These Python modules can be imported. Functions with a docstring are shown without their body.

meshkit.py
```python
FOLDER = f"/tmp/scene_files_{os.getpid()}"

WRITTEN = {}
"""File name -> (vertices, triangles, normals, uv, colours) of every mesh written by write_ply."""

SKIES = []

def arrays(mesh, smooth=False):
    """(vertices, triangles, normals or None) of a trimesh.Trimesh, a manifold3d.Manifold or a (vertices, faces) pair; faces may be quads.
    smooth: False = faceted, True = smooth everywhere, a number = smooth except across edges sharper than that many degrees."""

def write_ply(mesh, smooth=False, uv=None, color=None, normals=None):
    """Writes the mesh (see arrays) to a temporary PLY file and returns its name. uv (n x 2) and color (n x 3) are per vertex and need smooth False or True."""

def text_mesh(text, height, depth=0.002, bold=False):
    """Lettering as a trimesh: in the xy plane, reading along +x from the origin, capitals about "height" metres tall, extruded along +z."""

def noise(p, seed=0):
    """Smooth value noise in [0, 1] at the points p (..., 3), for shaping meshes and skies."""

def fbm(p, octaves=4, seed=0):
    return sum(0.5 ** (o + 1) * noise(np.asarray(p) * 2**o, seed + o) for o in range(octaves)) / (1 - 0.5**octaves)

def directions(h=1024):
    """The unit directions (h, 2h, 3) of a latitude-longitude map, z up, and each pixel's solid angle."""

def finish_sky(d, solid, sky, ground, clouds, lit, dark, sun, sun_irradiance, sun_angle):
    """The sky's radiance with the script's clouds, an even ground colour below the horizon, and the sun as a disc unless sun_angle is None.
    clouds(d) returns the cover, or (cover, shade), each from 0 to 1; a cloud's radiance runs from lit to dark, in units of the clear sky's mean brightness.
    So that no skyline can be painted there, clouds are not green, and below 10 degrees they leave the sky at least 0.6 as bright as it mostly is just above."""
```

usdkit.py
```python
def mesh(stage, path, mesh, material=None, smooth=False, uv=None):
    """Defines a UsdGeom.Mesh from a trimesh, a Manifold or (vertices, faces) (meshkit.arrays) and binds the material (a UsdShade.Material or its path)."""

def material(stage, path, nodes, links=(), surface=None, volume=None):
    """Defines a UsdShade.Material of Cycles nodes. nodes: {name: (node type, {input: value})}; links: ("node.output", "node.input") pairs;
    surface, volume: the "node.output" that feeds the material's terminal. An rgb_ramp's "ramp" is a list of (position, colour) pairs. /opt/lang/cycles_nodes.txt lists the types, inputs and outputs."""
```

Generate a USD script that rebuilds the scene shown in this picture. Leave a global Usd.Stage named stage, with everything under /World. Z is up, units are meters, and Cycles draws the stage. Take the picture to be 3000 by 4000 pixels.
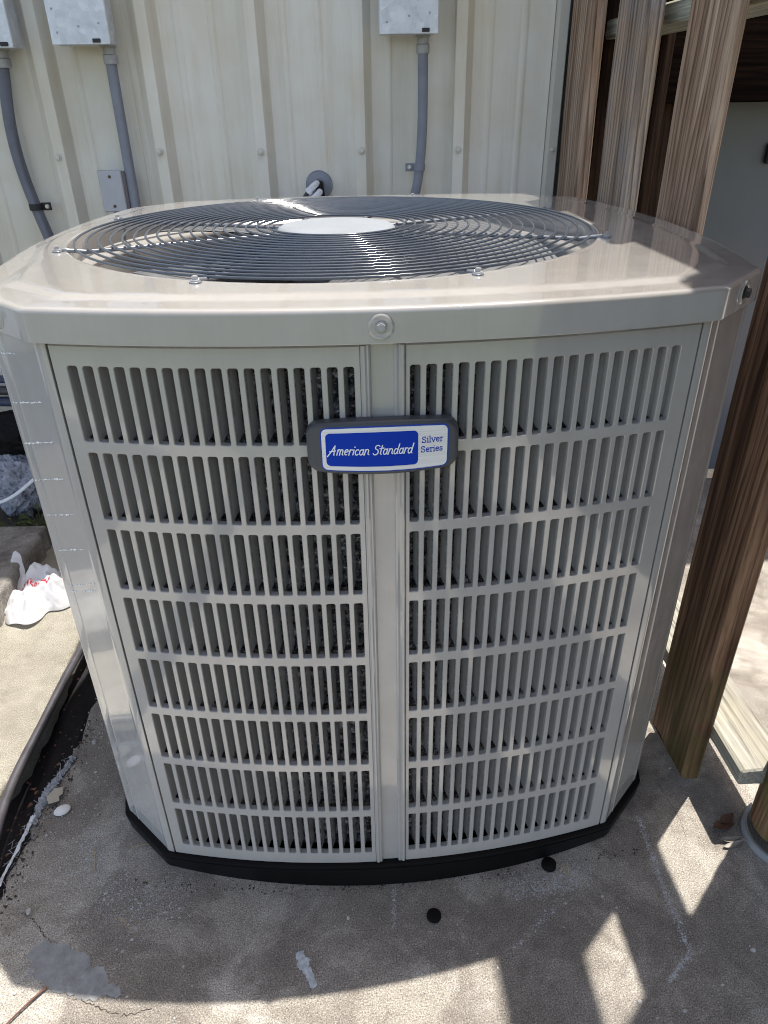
import math, random
import numpy as np
import trimesh
import shapely
from shapely import geometry as sg
from pxr import Gf, Sdf, Usd, UsdGeom, UsdLux, UsdShade
import usdkit, meshkit

# ------------------------------------------------------------------ stage, camera, sky, sun, exposure
stage = Usd.Stage.CreateInMemory()
UsdGeom.SetStageUpAxis(stage, UsdGeom.Tokens.z)
UsdGeom.SetStageMetersPerUnit(stage, 1.0)
UsdGeom.Xform.Define(stage, '/World')
UsdGeom.Scope.Define(stage, '/World/Looks')

EXPOSURE = 0.76
SKY = 0.15
SUN = 1.25
SUNDIR = np.array([0.2035, 0.188, 1.0])          # towards the sun

cam = UsdGeom.Camera.Define(stage, '/World/camera')
right = (0.997937799, -0.062368232, -0.015177361)
up = (0.044185423, 0.495960690, 0.867220066)
fwd = (0.046559608, 0.866102302, -0.497693686)
pos = (-0.0376063864, -1.0891105563, 0.9847244785)
cam.AddTransformOp().Set(Gf.Matrix4d(*right, 0, *up, 0, *[-c for c in fwd], 0, *pos, 1))
cam.CreateHorizontalApertureAttr(24.0)
cam.CreateVerticalApertureAttr(32.0)
cam.CreateFocalLengthAttr(24.0 * 2788.11 / 3000.0)
cam.CreateClippingRangeAttr(Gf.Vec2f(0.02, 2000))
cam.CreateExposureAttr(EXPOSURE)

sd = SUNDIR / np.linalg.norm(SUNDIR)
elev, rot = math.asin(sd[2]), math.atan2(sd[0], sd[1])
dome = UsdLux.DomeLight.Define(stage, '/World/sky')
skym = usdkit.material(stage, '/World/Looks/sky_look', {
    'sky': ('sky_texture', {'sky_type': 'single_scattering', 'sun_disc': False, 'sun_elevation': elev, 'sun_rotation': rot,
                            'altitude': 50.0, 'air_density': 1.0, 'aerosol_density': 2.2}),
    'haze': ('mix_color', {'blend_type': 'multiply', 'fac': 1.0, 'b': (1.10, 1.0, 0.90), 'use_clamp': False, 'use_clamp_result': False}),
    'bg': ('background_shader', {'strength': SKY})}, [('sky.color', 'haze.a'), ('haze.result', 'bg.color')], surface='bg.background')
UsdShade.MaterialBindingAPI.Apply(dome.GetPrim()).Bind(skym)
dome.GetPrim().SetCustomDataByKey('kind', 'structure')
sun = UsdLux.DistantLight.Define(stage, '/World/sun')
sun.CreateNormalizeAttr(True)
sun.CreateIntensityAttr(SUN)
sun.CreateAngleAttr(0.55)
sun.CreateColorAttr(Gf.Vec3f(1.0, 0.955, 0.885))
zax = Gf.Vec3d(*sd)
xax = Gf.Cross(Gf.Vec3d(0, 1, 0), zax).GetNormalized()
yax = Gf.Cross(zax, xax)
sun.AddTransformOp().Set(Gf.Matrix4d(*xax, 0, *yax, 0, *zax, 0, 0, 0, 10, 1))

# ------------------------------------------------------------------ helpers
used = {}


def fresh(parent, name):
    k = used.get((parent, name), 0)
    used[(parent, name)] = k + 1
    return f'{parent}/{name}' if k == 0 else f'{parent}/{name}_{k:03d}'


def tagp(prim, label=None, cat=None, group=None, kind=None):
    for k, v in (('label', label), ('category', cat), ('group', group), ('kind', kind)):
        if v:
            prim.SetCustomDataByKey(k, v)


def thing(name, label=None, cat=None, loc=(0, 0, 0), group=None, kind=None):
    p = fresh('/World', name)
    x = UsdGeom.Xform.Define(stage, p)
    if any(loc):
        x.AddTranslateOp().Set(Gf.Vec3d(*loc))
    tagp(x.GetPrim(), label, cat, group, kind)
    return p


ORIGIN = {}


def obj(name, mesh, mat, parent='/World', smooth=False, label=None, cat=None, group=None, kind=None):
    p = fresh(parent, name)
    if isinstance(mesh, (tuple, list)):
        mesh = trimesh.Trimesh(np.asarray(mesh[0], float), np.asarray(mesh[1], int), process=False)
    m = usdkit.mesh(stage, p, mesh, LOOK[mat], smooth=smooth)
    tagp(m.GetPrim(), label, cat, group, kind)
    return p


def cat_(ms):
    return trimesh.util.concatenate(ms)


def box(x0, x1, y0, y1, z0, z1, c=0.0):
    """box with chamfered edges"""
    if c <= 0:
        b = trimesh.creation.box((x1 - x0, y1 - y0, z1 - z0))
        b.apply_translation(((x0 + x1) / 2, (y0 + y1) / 2, (z0 + z1) / 2))
        return b
    pts = []
    for sx in (0, 1):
        for sy in (0, 1):
            for sz in (0, 1):
                p = np.array([(x0, x1)[sx], (y0, y1)[sy], (z0, z1)[sz]])
                d = np.array([(1, -1)[sx], (1, -1)[sy], (1, -1)[sz]]) * c
                for ax in range(3):
                    q = p + d
                    q[ax] = p[ax]
                    pts.append(q)
    return trimesh.convex.convex_hull(np.array(pts))


def tube(path, r, n=10, cap=True):
    path = np.asarray(path, float)
    rs = np.full(len(path), r) if np.ndim(r) == 0 else np.asarray(r)
    t = np.gradient(path, axis=0)
    t /= np.linalg.norm(t, axis=1, keepdims=True)
    ref = np.array([0, 0, 1.0]) if abs(t[0][2]) < 0.9 else np.array([0, 1.0, 0])
    v = []
    u = np.cross(t[0], ref)
    u /= np.linalg.norm(u)
    for i in range(len(path)):
        u = u - t[i] * (u @ t[i])
        u /= np.linalg.norm(u)
        w = np.cross(t[i], u)
        a = np.arange(n) * 2 * np.pi / n
        v.append(path[i] + rs[i] * (np.cos(a)[:, None] * u + np.sin(a)[:, None] * w))
    v = np.vstack(v)
    f = []
    for i in range(len(path) - 1):
        for j in range(n):
            a, b = i * n + j, i * n + (j + 1) % n
            f += [(a, b, b + n), (a, b + n, a + n)]
    if cap:
        k = len(v)
        v = np.vstack([v, path[0], path[-1]])
        for j in range(n):
            f.append((k, (j + 1) % n, j))
            o = (len(path) - 1) * n
            f.append((k + 1, o + j, o + (j + 1) % n))
    m = trimesh.Trimesh(v, f, process=False)
    m.fix_normals() if cap else None
    return m


def spline(pts, n=40):
    from scipy.interpolate import CubicSpline
    pts = np.asarray(pts, float)
    s = np.r_[0, np.cumsum(np.linalg.norm(np.diff(pts, axis=0), axis=1))]
    return CubicSpline(s, pts)(np.linspace(0, s[-1], n))


def lathe(prof, n=32, axis='z', at=(0, 0, 0)):
    """prof: (r, h) points, revolved; axis is where +h points"""
    prof = np.asarray(prof, float)
    a = np.arange(n) * 2 * np.pi / n
    v = np.stack([prof[:, None, 0] * np.cos(a), prof[:, None, 0] * np.sin(a), np.repeat(prof[:, 1:2], n, 1)], -1).reshape(-1, 3)
    f = []
    for i in range(len(prof) - 1):
        for j in range(n):
            p, q = i * n + j, i * n + (j + 1) % n
            f += [(p, q, q + n), (p, q + n, p + n)]
    m = trimesh.Trimesh(v, f, process=True)
    m.update_faces(m.nondegenerate_faces())
    if isinstance(axis, str) and axis == '-y':
        m.apply_transform(trimesh.transformations.rotation_matrix(math.pi / 2, (1, 0, 0)))
    elif not isinstance(axis, str):
        m.apply_transform(trimesh.geometry.align_vectors((0, 0, 1), axis))
    m.apply_translation(at)
    m.fix_normals()
    return m


def hexbolt(at, axis, r=0.005, h=0.004, washer=0.008):
    w = lathe([(0, 0), (washer, 0), (washer, 0.0012), (washer * 0.92, 0.0018), (0, 0.0018)], 20)
    hd = trimesh.creation.cylinder(radius=r, height=h, sections=6)
    hd.apply_translation((0, 0, 0.0018 + h / 2))
    top = trimesh.creation.cylinder(radius=r * 0.62, height=0.0006, sections=16)
    top.apply_translation((0, 0, 0.0018 + h + 0.0002))
    m = cat_([w, hd, top])
    m.apply_transform(trimesh.geometry.align_vectors((0, 0, 1), axis))
    m.apply_translation(at)
    return m


def prism(poly, z0, z1, bevel=0.0):
    m = trimesh.creation.extrude_polygon(poly, z1 - z0, engine='earcut')
    m.apply_translation((0, 0, z0))
    return m


def rough(m, amp, scale, seed=0):
    n = m.vertex_normals
    v = m.vertices.copy()
    m.vertices = v + n * ((meshkit.fbm(v * scale, 3, seed) - 0.5) * 2 * amp)[:, None]
    return m


# ------------------------------------------------------------------ materials
LOOK = {}


def look(name, nodes, links, surface='p.BSDF', **kw):
    LOOK[name] = usdkit.material(stage, f'/World/Looks/{name}', nodes, links, surface=surface, **kw)


def simple(name, col, rough_=0.5, metallic=0.0, var=0.12, scale=30, bump=0.0, bscale=200, spec=0.5, coat=0.0):
    c = np.array(col)
    nodes = {'g': ('geometry', {}), 'n': ('noise_texture', {'scale': float(scale), 'detail': 5.0, 'roughness': 0.6}),
             'r': ('rgb_ramp', {'ramp': [(0.25, tuple(c * (1 - var))), (0.75, tuple(np.minimum(c * (1 + var), 0.95)))]}),
             'rr': ('map_range', {'from_min': 0.2, 'from_max': 0.8, 'to_min': max(rough_ - 0.08, 0.03), 'to_max': rough_ + 0.1}),
             'p': ('principled_bsdf', {'metallic': metallic, 'specular_ior_level': spec, 'coat_weight': coat, 'coat_roughness': 0.12})}
    links = [('g.position', 'n.vector'), ('n.fac', 'r.fac'), ('r.color', 'p.base_color'), ('n.fac', 'rr.value'), ('rr.result', 'p.roughness')]
    if bump:
        nodes['n2'] = ('noise_texture', {'scale': float(bscale), 'detail': 4.0})
        nodes['b'] = ('bump', {'strength': 1.0, 'distance': bump})
        links += [('g.position', 'n2.vector'), ('n2.fac', 'b.height'), ('b.normal', 'p.normal')]
    look(name, nodes, links)


# condenser paint: satin taupe with faint dirt, wavy sheet metal
look('taupe_paint', {
    'g': ('geometry', {}),
    'n': ('noise_texture', {'scale': 14.0, 'detail': 6.0, 'roughness': 0.65}),
    'n2': ('noise_texture', {'scale': 170.0, 'detail': 3.0}),
    'ms': ('mapping', {'mapping_type': 'point', 'scale': (60.0, 60.0, 3.0)}),
    'n3': ('noise_texture', {'scale': 1.0, 'detail': 5.0, 'roughness': 0.7}),
    'r': ('rgb_ramp', {'ramp': [(0.3, (0.338, 0.322, 0.300)), (0.55, (0.356, 0.340, 0.318)), (0.8, (0.372, 0.356, 0.334))]}),
    'r3': ('rgb_ramp', {'ramp': [(0.3, (0.955, 0.95, 0.94)), (0.55, (1, 1, 1))]}),
    'mx': ('mix_color', {'blend_type': 'multiply', 'fac': 1.0}),
    'rr': ('map_range', {'from_min': 0.3, 'from_max': 0.75, 'to_min': 0.10, 'to_max': 0.24}),
    'nb': ('noise_texture', {'scale': 7.0, 'detail': 0.5}),
    'b': ('bump', {'strength': 0.5, 'distance': 0.0012}),
    'b2': ('bump', {'strength': 0.1, 'distance': 0.0003}),
    'p': ('principled_bsdf', {'specular_ior_level': 0.55, 'coat_weight': 1.0, 'coat_roughness': 0.045, 'coat_ior': 1.75})},
    [('g.position', 'n.vector'), ('g.position', 'n2.vector'), ('g.position', 'nb.vector'), ('g.position', 'ms.vector'), ('ms.vector', 'n3.vector'),
     ('n.fac', 'r.fac'), ('n3.fac', 'r3.fac'), ('r.color', 'mx.a'), ('r3.color', 'mx.b'), ('mx.result', 'p.base_color'),
     ('n.fac', 'rr.value'), ('rr.result', 'p.roughness'), ('nb.fac', 'b.height'), ('n2.fac', 'b2.height'), ('b.normal', 'b2.normal'), ('b2.normal', 'p.normal')])

# siding: warm beige baked paint with vertical run marks
look('siding_paint', {
    'g': ('geometry', {}),
    'ms': ('mapping', {'mapping_type': 'point', 'scale': (28.0, 28.0, 2.2)}),
    'n': ('noise_texture', {'scale': 1.0, 'detail': 6.0, 'roughness': 0.7, 'distortion': 0.3}),
    'n2': ('noise_texture', {'scale': 5.0, 'detail': 5.0, 'roughness': 0.6}),
    'n4': ('noise_texture', {'scale': 320.0, 'detail': 2.0}),
    'r': ('rgb_ramp', {'ramp': [(0.25, (0.60, 0.555, 0.455)), (0.5, (0.685, 0.65, 0.57)), (0.8, (0.71, 0.685, 0.62))]}),
    'r2': ('rgb_ramp', {'ramp': [(0.3, (0.92, 0.88, 0.80)), (0.6, (1, 1, 1))]}),
    'mx': ('mix_color', {'blend_type': 'multiply', 'fac': 1.0}),
    'b': ('bump', {'strength': 0.3, 'distance': 0.0004}),
    'p': ('principled_bsdf', {'roughness': 0.42, 'specular_ior_level': 0.4})},
    [('g.position', 'ms.vector'), ('ms.vector', 'n.vector'), ('g.position', 'n2.vector'), ('g.position', 'n4.vector'), ('n.fac', 'r.fac'), ('n2.fac', 'r2.fac'),
     ('r.color', 'mx.a'), ('r2.color', 'mx.b'), ('mx.result', 'p.base_color'), ('n4.fac', 'b.height'), ('b.normal', 'p.normal')])

simple('trim_paint', (0.50, 0.47, 0.40), 0.4, var=0.08, scale=12)
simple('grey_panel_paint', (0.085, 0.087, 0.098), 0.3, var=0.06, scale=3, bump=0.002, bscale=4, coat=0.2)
# galvanised steel
look('galvanised', {
    'g': ('geometry', {}),
    'v': ('voronoi_texture', {'scale': 70.0}),
    'n': ('noise_texture', {'scale': 26.0, 'detail': 6.0, 'roughness': 0.7}),
    'r': ('rgb_ramp', {'ramp': [(0.0, (0.56, 0.585, 0.61)), (0.5, (0.64, 0.665, 0.69)), (1.0, (0.72, 0.74, 0.76))]}),
    'r2': ('rgb_ramp', {'ramp': [(0.3, (0.80, 0.80, 0.80)), (0.55, (1, 1, 1)), (0.78, (1.0, 0.99, 0.94))]}),
    'bw': ('rgb_to_bw', {}),
    'mx': ('mix_color', {'blend_type': 'multiply', 'fac': 1.0}),
    'rr': ('map_range', {'from_min': 0.3, 'from_max': 0.7, 'to_min': 0.38, 'to_max': 0.6}),
    'b': ('bump', {'strength': 0.5, 'distance': 0.0006}),
    'p': ('principled_bsdf', {'metallic': 0.25})},
    [('g.position', 'v.vector'), ('g.position', 'n.vector'), ('v.color', 'bw.color'), ('bw.val', 'r.fac'), ('n.fac', 'r2.fac'), ('r.color', 'mx.a'), ('r2.color', 'mx.b'),
     ('mx.result', 'p.base_color'), ('n.fac', 'rr.value'), ('rr.result', 'p.roughness'), ('n.fac', 'b.height'), ('b.normal', 'p.normal')])
simple('conduit_grey', (0.20, 0.21, 0.245), 0.42, var=0.14, scale=24, bump=0.0003)
simple('conduit_dark', (0.125, 0.13, 0.155), 0.45, var=0.18, scale=24, bump=0.0003)
simple('fitting_grey', (0.36, 0.36, 0.36), 0.45, metallic=0.3, var=0.15, scale=60)
simple('plate_grey', (0.40, 0.40, 0.42), 0.5, var=0.06, scale=20)
simple('plate_side', (0.20, 0.17, 0.18), 0.6, var=0.15, scale=20)
simple('rub_grey', (0.80, 0.80, 0.79), 0.7, var=0.3, scale=300)
simple('rust', (0.10, 0.06, 0.03), 0.8, var=0.4, scale=200)
simple('dark_metal', (0.03, 0.028, 0.03), 0.5, metallic=0.4, var=0.3, scale=80)
simple('screw_metal', (0.58, 0.56, 0.52), 0.3, metallic=0.8, var=0.15, scale=200)
simple('painted_screw', (0.58, 0.55, 0.49), 0.35, metallic=0.2, var=0.15, scale=200)
simple('wire_coat', (0.05, 0.062, 0.082), 0.12, var=0.15, scale=60, spec=0.8)
simple('spoke_grey', (0.20, 0.215, 0.24), 0.25, metallic=0.2, var=0.2, scale=60)
simple('hub_grey', (0.235, 0.255, 0.28), 0.55, var=0.05, scale=20, bump=0.0003, bscale=60, spec=0.2)
simple('blade_grey', (0.12, 0.123, 0.13), 0.45, var=0.2, scale=20)
simple('black_plastic', (0.005, 0.0046, 0.005), 0.45, var=0.25, scale=30, bump=0.0003, bscale=90, spec=0.12)
simple('black_rubber', (0.008, 0.007, 0.009), 0.6, var=0.5, scale=60, bump=0.0015, bscale=60, spec=0.2)
simple('cable_black', (0.05, 0.046, 0.052), 0.42, var=0.3, scale=40)
simple('cable_blue', (0.035, 0.045, 0.08), 0.4, var=0.25, scale=20)
simple('white_cable', (0.72, 0.75, 0.78), 0.4, var=0.06, scale=40)
simple('white_plastic', (0.78, 0.79, 0.82), 0.3, var=0.05, scale=60)
simple('gap_black', (0.004, 0.004, 0.004), 0.8, var=0.2)
simple('badge_grey', (0.055, 0.058, 0.064), 0.38, var=0.06, scale=40)
simple('badge_blue', (0.002, 0.035, 0.36), 0.4, var=0.03, scale=40, spec=0.15)
simple('badge_edge_blue', (0.0, 0.04, 0.32), 0.4, var=0.03, scale=40)
simple('badge_white', (0.74, 0.76, 0.78), 0.35, var=0.03, scale=40)
look('brushed_silver', {
    'g': ('geometry', {}), 'ms': ('mapping', {'mapping_type': 'point', 'scale': (25.0, 25.0, 900.0)}),
    'n': ('noise_texture', {'scale': 1.0, 'detail': 4.0}),
    'r': ('rgb_ramp', {'ramp': [(0.3, (0.62, 0.63, 0.66)), (0.7, (0.76, 0.77, 0.79))]}),
    'p': ('principled_bsdf', {'metallic': 0.35, 'roughness': 0.35})},
    [('g.position', 'ms.vector'), ('ms.vector', 'n.vector'), ('n.fac', 'r.fac'), ('r.color', 'p.base_color')])
# coil: bristly dark spine fins
look('coil_fins', {
    'g': ('geometry', {}),
    'v': ('voronoi_texture', {'scale': 330.0, 'randomness': 1.0}),
    'n': ('noise_texture', {'scale': 120.0, 'detail': 4.0}),
    'r': ('rgb_ramp', {'ramp': [(0.35, (0.05, 0.046, 0.046)), (0.52, (0.20, 0.185, 0.185)), (0.68, (0.70, 0.68, 0.69))]}),
    'b': ('bump', {'strength': 1.0, 'distance': 0.004}),
    'p': ('principled_bsdf', {'roughness': 0.32, 'metallic': 0.55})},
    [('g.position', 'v.vector'), ('g.position', 'n.vector'), ('n.fac', 'r.fac'), ('r.color', 'p.base_color'), ('v.distance', 'b.height'), ('b.normal', 'p.normal')])


def wood(name, dark, mid, light, axis='z', moss=0.0, moss_top=0.4, grey=0.0, lines=0.75, spec=0.3):
    k = {'z': 2, 'y': 1, 'x': 0}[axis]
    sc = [15.0, 15.0, 15.0]
    sc[k] = 0.9
    sc2 = [190.0, 190.0, 190.0]
    sc2[k] = 4.5
    sk = [7.0, 7.0, 7.0]
    sk[k] = 2.6
    sw = [1.0, 1.0, 1.0]
    sw[k] = 0.03
    nodes = {
        'tc': ('geometry', {}), 'oi': ('object_info', {}),
        'off': ('vector_math', {'math_type': 'scale', 'vector1': (3.1, 1.7, 9.3)}),
        'add': ('vector_math', {'math_type': 'add'}),
        'm1': ('mapping', {'mapping_type': 'point', 'scale': tuple(sc)}),
        'm2': ('mapping', {'mapping_type': 'point', 'scale': tuple(sc2)}),
        'mw': ('mapping', {'mapping_type': 'point', 'scale': tuple(sw)}),
        'w': ('wave_texture', {'wave_type': 'bands', 'bands_direction': 'diagonal', 'profile': 'saw', 'scale': 46.0, 'distortion': 5.0, 'detail': 2.0, 'detail_scale': 1.1, 'detail_roughness': 0.6}),
        'n1': ('noise_texture', {'scale': 1.0, 'detail': 5.0, 'roughness': 0.65, 'distortion': 1.6}),
        'n2': ('noise_texture', {'scale': 1.0, 'detail': 5.0, 'roughness': 0.8}),
        'n3': ('noise_texture', {'scale': 6.0, 'detail': 6.0, 'roughness': 0.7}),
        'r1': ('rgb_ramp', {'ramp': [(0.30, dark), (0.45, mid), (0.58, light), (0.72, mid)]}),
        'rw': ('rgb_ramp', {'ramp': [(0.0, (1.15, 1.13, 1.10)), (0.5, (0.95, 0.94, 0.93)), (0.80, (0.36, 0.31, 0.28)), (0.95, (0.26, 0.22, 0.19)), (1.0, (1.0, 1.0, 1.0))]}),
        'mw2': ('mix_color', {'blend_type': 'multiply', 'fac': float(lines)}),
        'r2': ('rgb_ramp', {'ramp': [(0.34, (0.30, 0.26, 0.23)), (0.43, (0.74, 0.71, 0.69)), (0.50, (1, 1, 1)), (0.64, (1.16, 1.15, 1.14))]}),
        'mx': ('mix_color', {'blend_type': 'multiply', 'fac': 0.85}),
        'gr': ('rgb_ramp', {'ramp': [(0.44, (0, 0, 0)), (0.60, (1, 1, 1))]}),
        'gm': ('math', {'math_type': 'multiply', 'value2': float(grey)}),
        'mg': ('mix_color', {'blend_type': 'mix', 'b': (0.20, 0.20, 0.205)}),
        'sx': ('separate_xyz', {}),
        'zm': ('map_range', {'from_min': 0.0, 'from_max': float(moss_top), 'to_min': 1.0, 'to_max': 0.0, 'clamp': True}),
        'mr': ('rgb_ramp', {'ramp': [(0.42, (0, 0, 0)), (0.58, (1, 1, 1))]}),
        'mm': ('math', {'math_type': 'multiply'}),
        'mm2': ('math', {'math_type': 'multiply', 'value2': float(moss)}),
        'mz': ('mix_color', {'blend_type': 'mix', 'b': (0.10, 0.10, 0.028)}),
        'mk': ('mapping', {'mapping_type': 'point', 'scale': tuple(sk)}),
        'vk': ('voronoi_texture', {'scale': 1.0}),
        'rk': ('rgb_ramp', {'ramp': [(0.0, (0.20, 0.15, 0.12)), (0.05, (0.45, 0.36, 0.30)), (0.075, (0.22, 0.17, 0.14)), (0.10, (0.75, 0.70, 0.66)), (0.16, (1, 1, 1))]}),
        'mkx': ('mix_color', {'blend_type': 'multiply', 'fac': 0.9}),
        'hs': ('math', {'math_type': 'subtract'}),
        'b': ('bump', {'strength': 0.7, 'distance': 0.0009}),
        'p': ('principled_bsdf', {'roughness': 0.7, 'specular_ior_level': float(spec)})}
    links = [('oi.random', 'off.scale'), ('tc.position', 'add.vector1'), ('off.vector', 'add.vector2'),
             ('add.vector', 'm1.vector'), ('add.vector', 'm2.vector'), ('add.vector', 'mw.vector'), ('mw.vector', 'w.vector'),
             ('m1.vector', 'n1.vector'), ('m2.vector', 'n2.vector'), ('add.vector', 'n3.vector'),
             ('n1.fac', 'r1.fac'), ('r1.color', 'mg.a'), ('n3.fac', 'gr.fac'), ('gr.color', 'gm.value1'), ('gm.value', 'mg.fac'),
             ('w.fac', 'rw.fac'), ('mg.result', 'mw2.a'), ('rw.color', 'mw2.b'),
             ('n2.fac', 'r2.fac'), ('mw2.result', 'mx.a'), ('r2.color', 'mx.b'),
             ('tc.position', 'sx.vector'), ('sx.z', 'zm.value'), ('n3.fac', 'mr.fac'), ('mr.color', 'mm.value1'), ('zm.result', 'mm.value2'), ('mm.value', 'mm2.value1'),
             ('add.vector', 'mk.vector'), ('mk.vector', 'vk.vector'), ('vk.distance', 'rk.fac'), ('mx.result', 'mkx.a'), ('rk.color', 'mkx.b'),
             ('mm2.value', 'mz.fac'), ('mkx.result', 'mz.a'), ('mz.result', 'p.base_color'),
             ('n2.fac', 'hs.value1'), ('w.fac', 'hs.value2'), ('hs.value', 'b.height'), ('b.normal', 'p.normal')]
    look(name, nodes, links)


wood('warm_wood', (0.09, 0.05, 0.028), (0.27, 0.175, 0.115), (0.42, 0.31, 0.225), moss=0.4, grey=0.12)
wood('grey_wood', (0.09, 0.06, 0.04), (0.25, 0.18, 0.13), (0.37, 0.285, 0.215), grey=0.7)
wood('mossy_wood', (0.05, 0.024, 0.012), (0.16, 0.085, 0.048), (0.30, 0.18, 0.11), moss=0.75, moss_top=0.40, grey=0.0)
wood('rail_wood', (0.24, 0.225, 0.165), (0.30, 0.285, 0.225), (0.335, 0.325, 0.275), axis='y', grey=0.3, lines=0.22)
wood('rail_mossy', (0.06, 0.062, 0.045), (0.22, 0.225, 0.165), (0.42, 0.43, 0.34), axis='y', grey=0.5, lines=0.35)
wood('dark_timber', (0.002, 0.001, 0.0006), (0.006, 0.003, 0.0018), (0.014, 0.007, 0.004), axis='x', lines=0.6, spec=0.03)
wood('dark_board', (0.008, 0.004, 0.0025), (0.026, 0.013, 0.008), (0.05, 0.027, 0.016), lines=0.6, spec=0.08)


def concrete(name, lo, mid, hi, stain=1.0, dark=(0.42, 0.39, 0.40)):
    look(name, {
        'g': ('geometry', {}),
        'n1': ('noise_texture', {'scale': 5.5, 'detail': 10.0, 'roughness': 0.72, 'distortion': 0.5}),
        'n2': ('noise_texture', {'scale': 520.0, 'detail': 3.0, 'roughness': 0.75}),
        'n3': ('noise_texture', {'scale': 30.0, 'detail': 9.0, 'roughness': 0.82}),
        'n5': ('noise_texture', {'scale': 2.6, 'detail': 9.0, 'roughness': 0.72, 'distortion': 1.2}),
        'v': ('voronoi_texture', {'scale': 210.0}),
        'r3': ('rgb_ramp', {'ramp': [(0.28, lo), (0.5, mid), (0.75, hi)]}),
        'r1': ('rgb_ramp', {'ramp': [(0.41, dark), (0.49, (0.74, 0.72, 0.72)), (0.56, (1, 1, 1))]}),
        'm1': ('mix_color', {'blend_type': 'multiply', 'fac': float(stain)}),
        'r2': ('rgb_ramp', {'ramp': [(0.36, (0.34, 0.33, 0.32)), (0.47, (0.86, 0.86, 0.86)), (0.56, (1.06, 1.06, 1.05)), (0.66, (2.0, 1.96, 1.86))]}),
        'm2': ('mix_color', {'blend_type': 'multiply', 'fac': 0.95, 'use_clamp': False, 'use_clamp_result': False}),
        'r5': ('rgb_ramp', {'ramp': [(0.47, (0, 0, 0)), (0.57, (1, 1, 1))]}),
        'k5': ('math', {'math_type': 'multiply', 'value2': 0.55 * stain}),
        'm5': ('mix_color', {'blend_type': 'multiply', 'b': (1.55, 1.60, 1.66), 'use_clamp': False, 'use_clamp_result': False}),
        'rv': ('rgb_ramp', {'ramp': [(0.0, (0, 0, 0)), (0.22, (1, 1, 1))]}),
        'hb': ('math', {'math_type': 'add'}),
        'b': ('bump', {'strength': 0.8, 'distance': 0.0016}),
        'p': ('principled_bsdf', {'roughness': 0.86, 'specular_ior_level': 0.3})},
        [('g.position', 'n1.vector'), ('g.position', 'n2.vector'), ('g.position', 'n3.vector'), ('g.position', 'n5.vector'), ('g.position', 'v.vector'),
         ('n3.fac', 'r3.fac'), ('n1.fac', 'r1.fac'), ('r3.color', 'm1.a'), ('r1.color', 'm1.b'), ('n2.fac', 'r2.fac'), ('m1.result', 'm2.a'), ('r2.color', 'm2.b'),
         ('n5.fac', 'r5.fac'), ('r5.color', 'k5.value1'), ('k5.value', 'm5.fac'), ('m2.result', 'm5.a'), ('m5.result', 'p.base_color'),
         ('n2.fac', 'hb.value1'), ('n3.fac', 'hb.value2'), ('hb.value', 'b.height'), ('b.normal', 'p.normal')])


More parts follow.
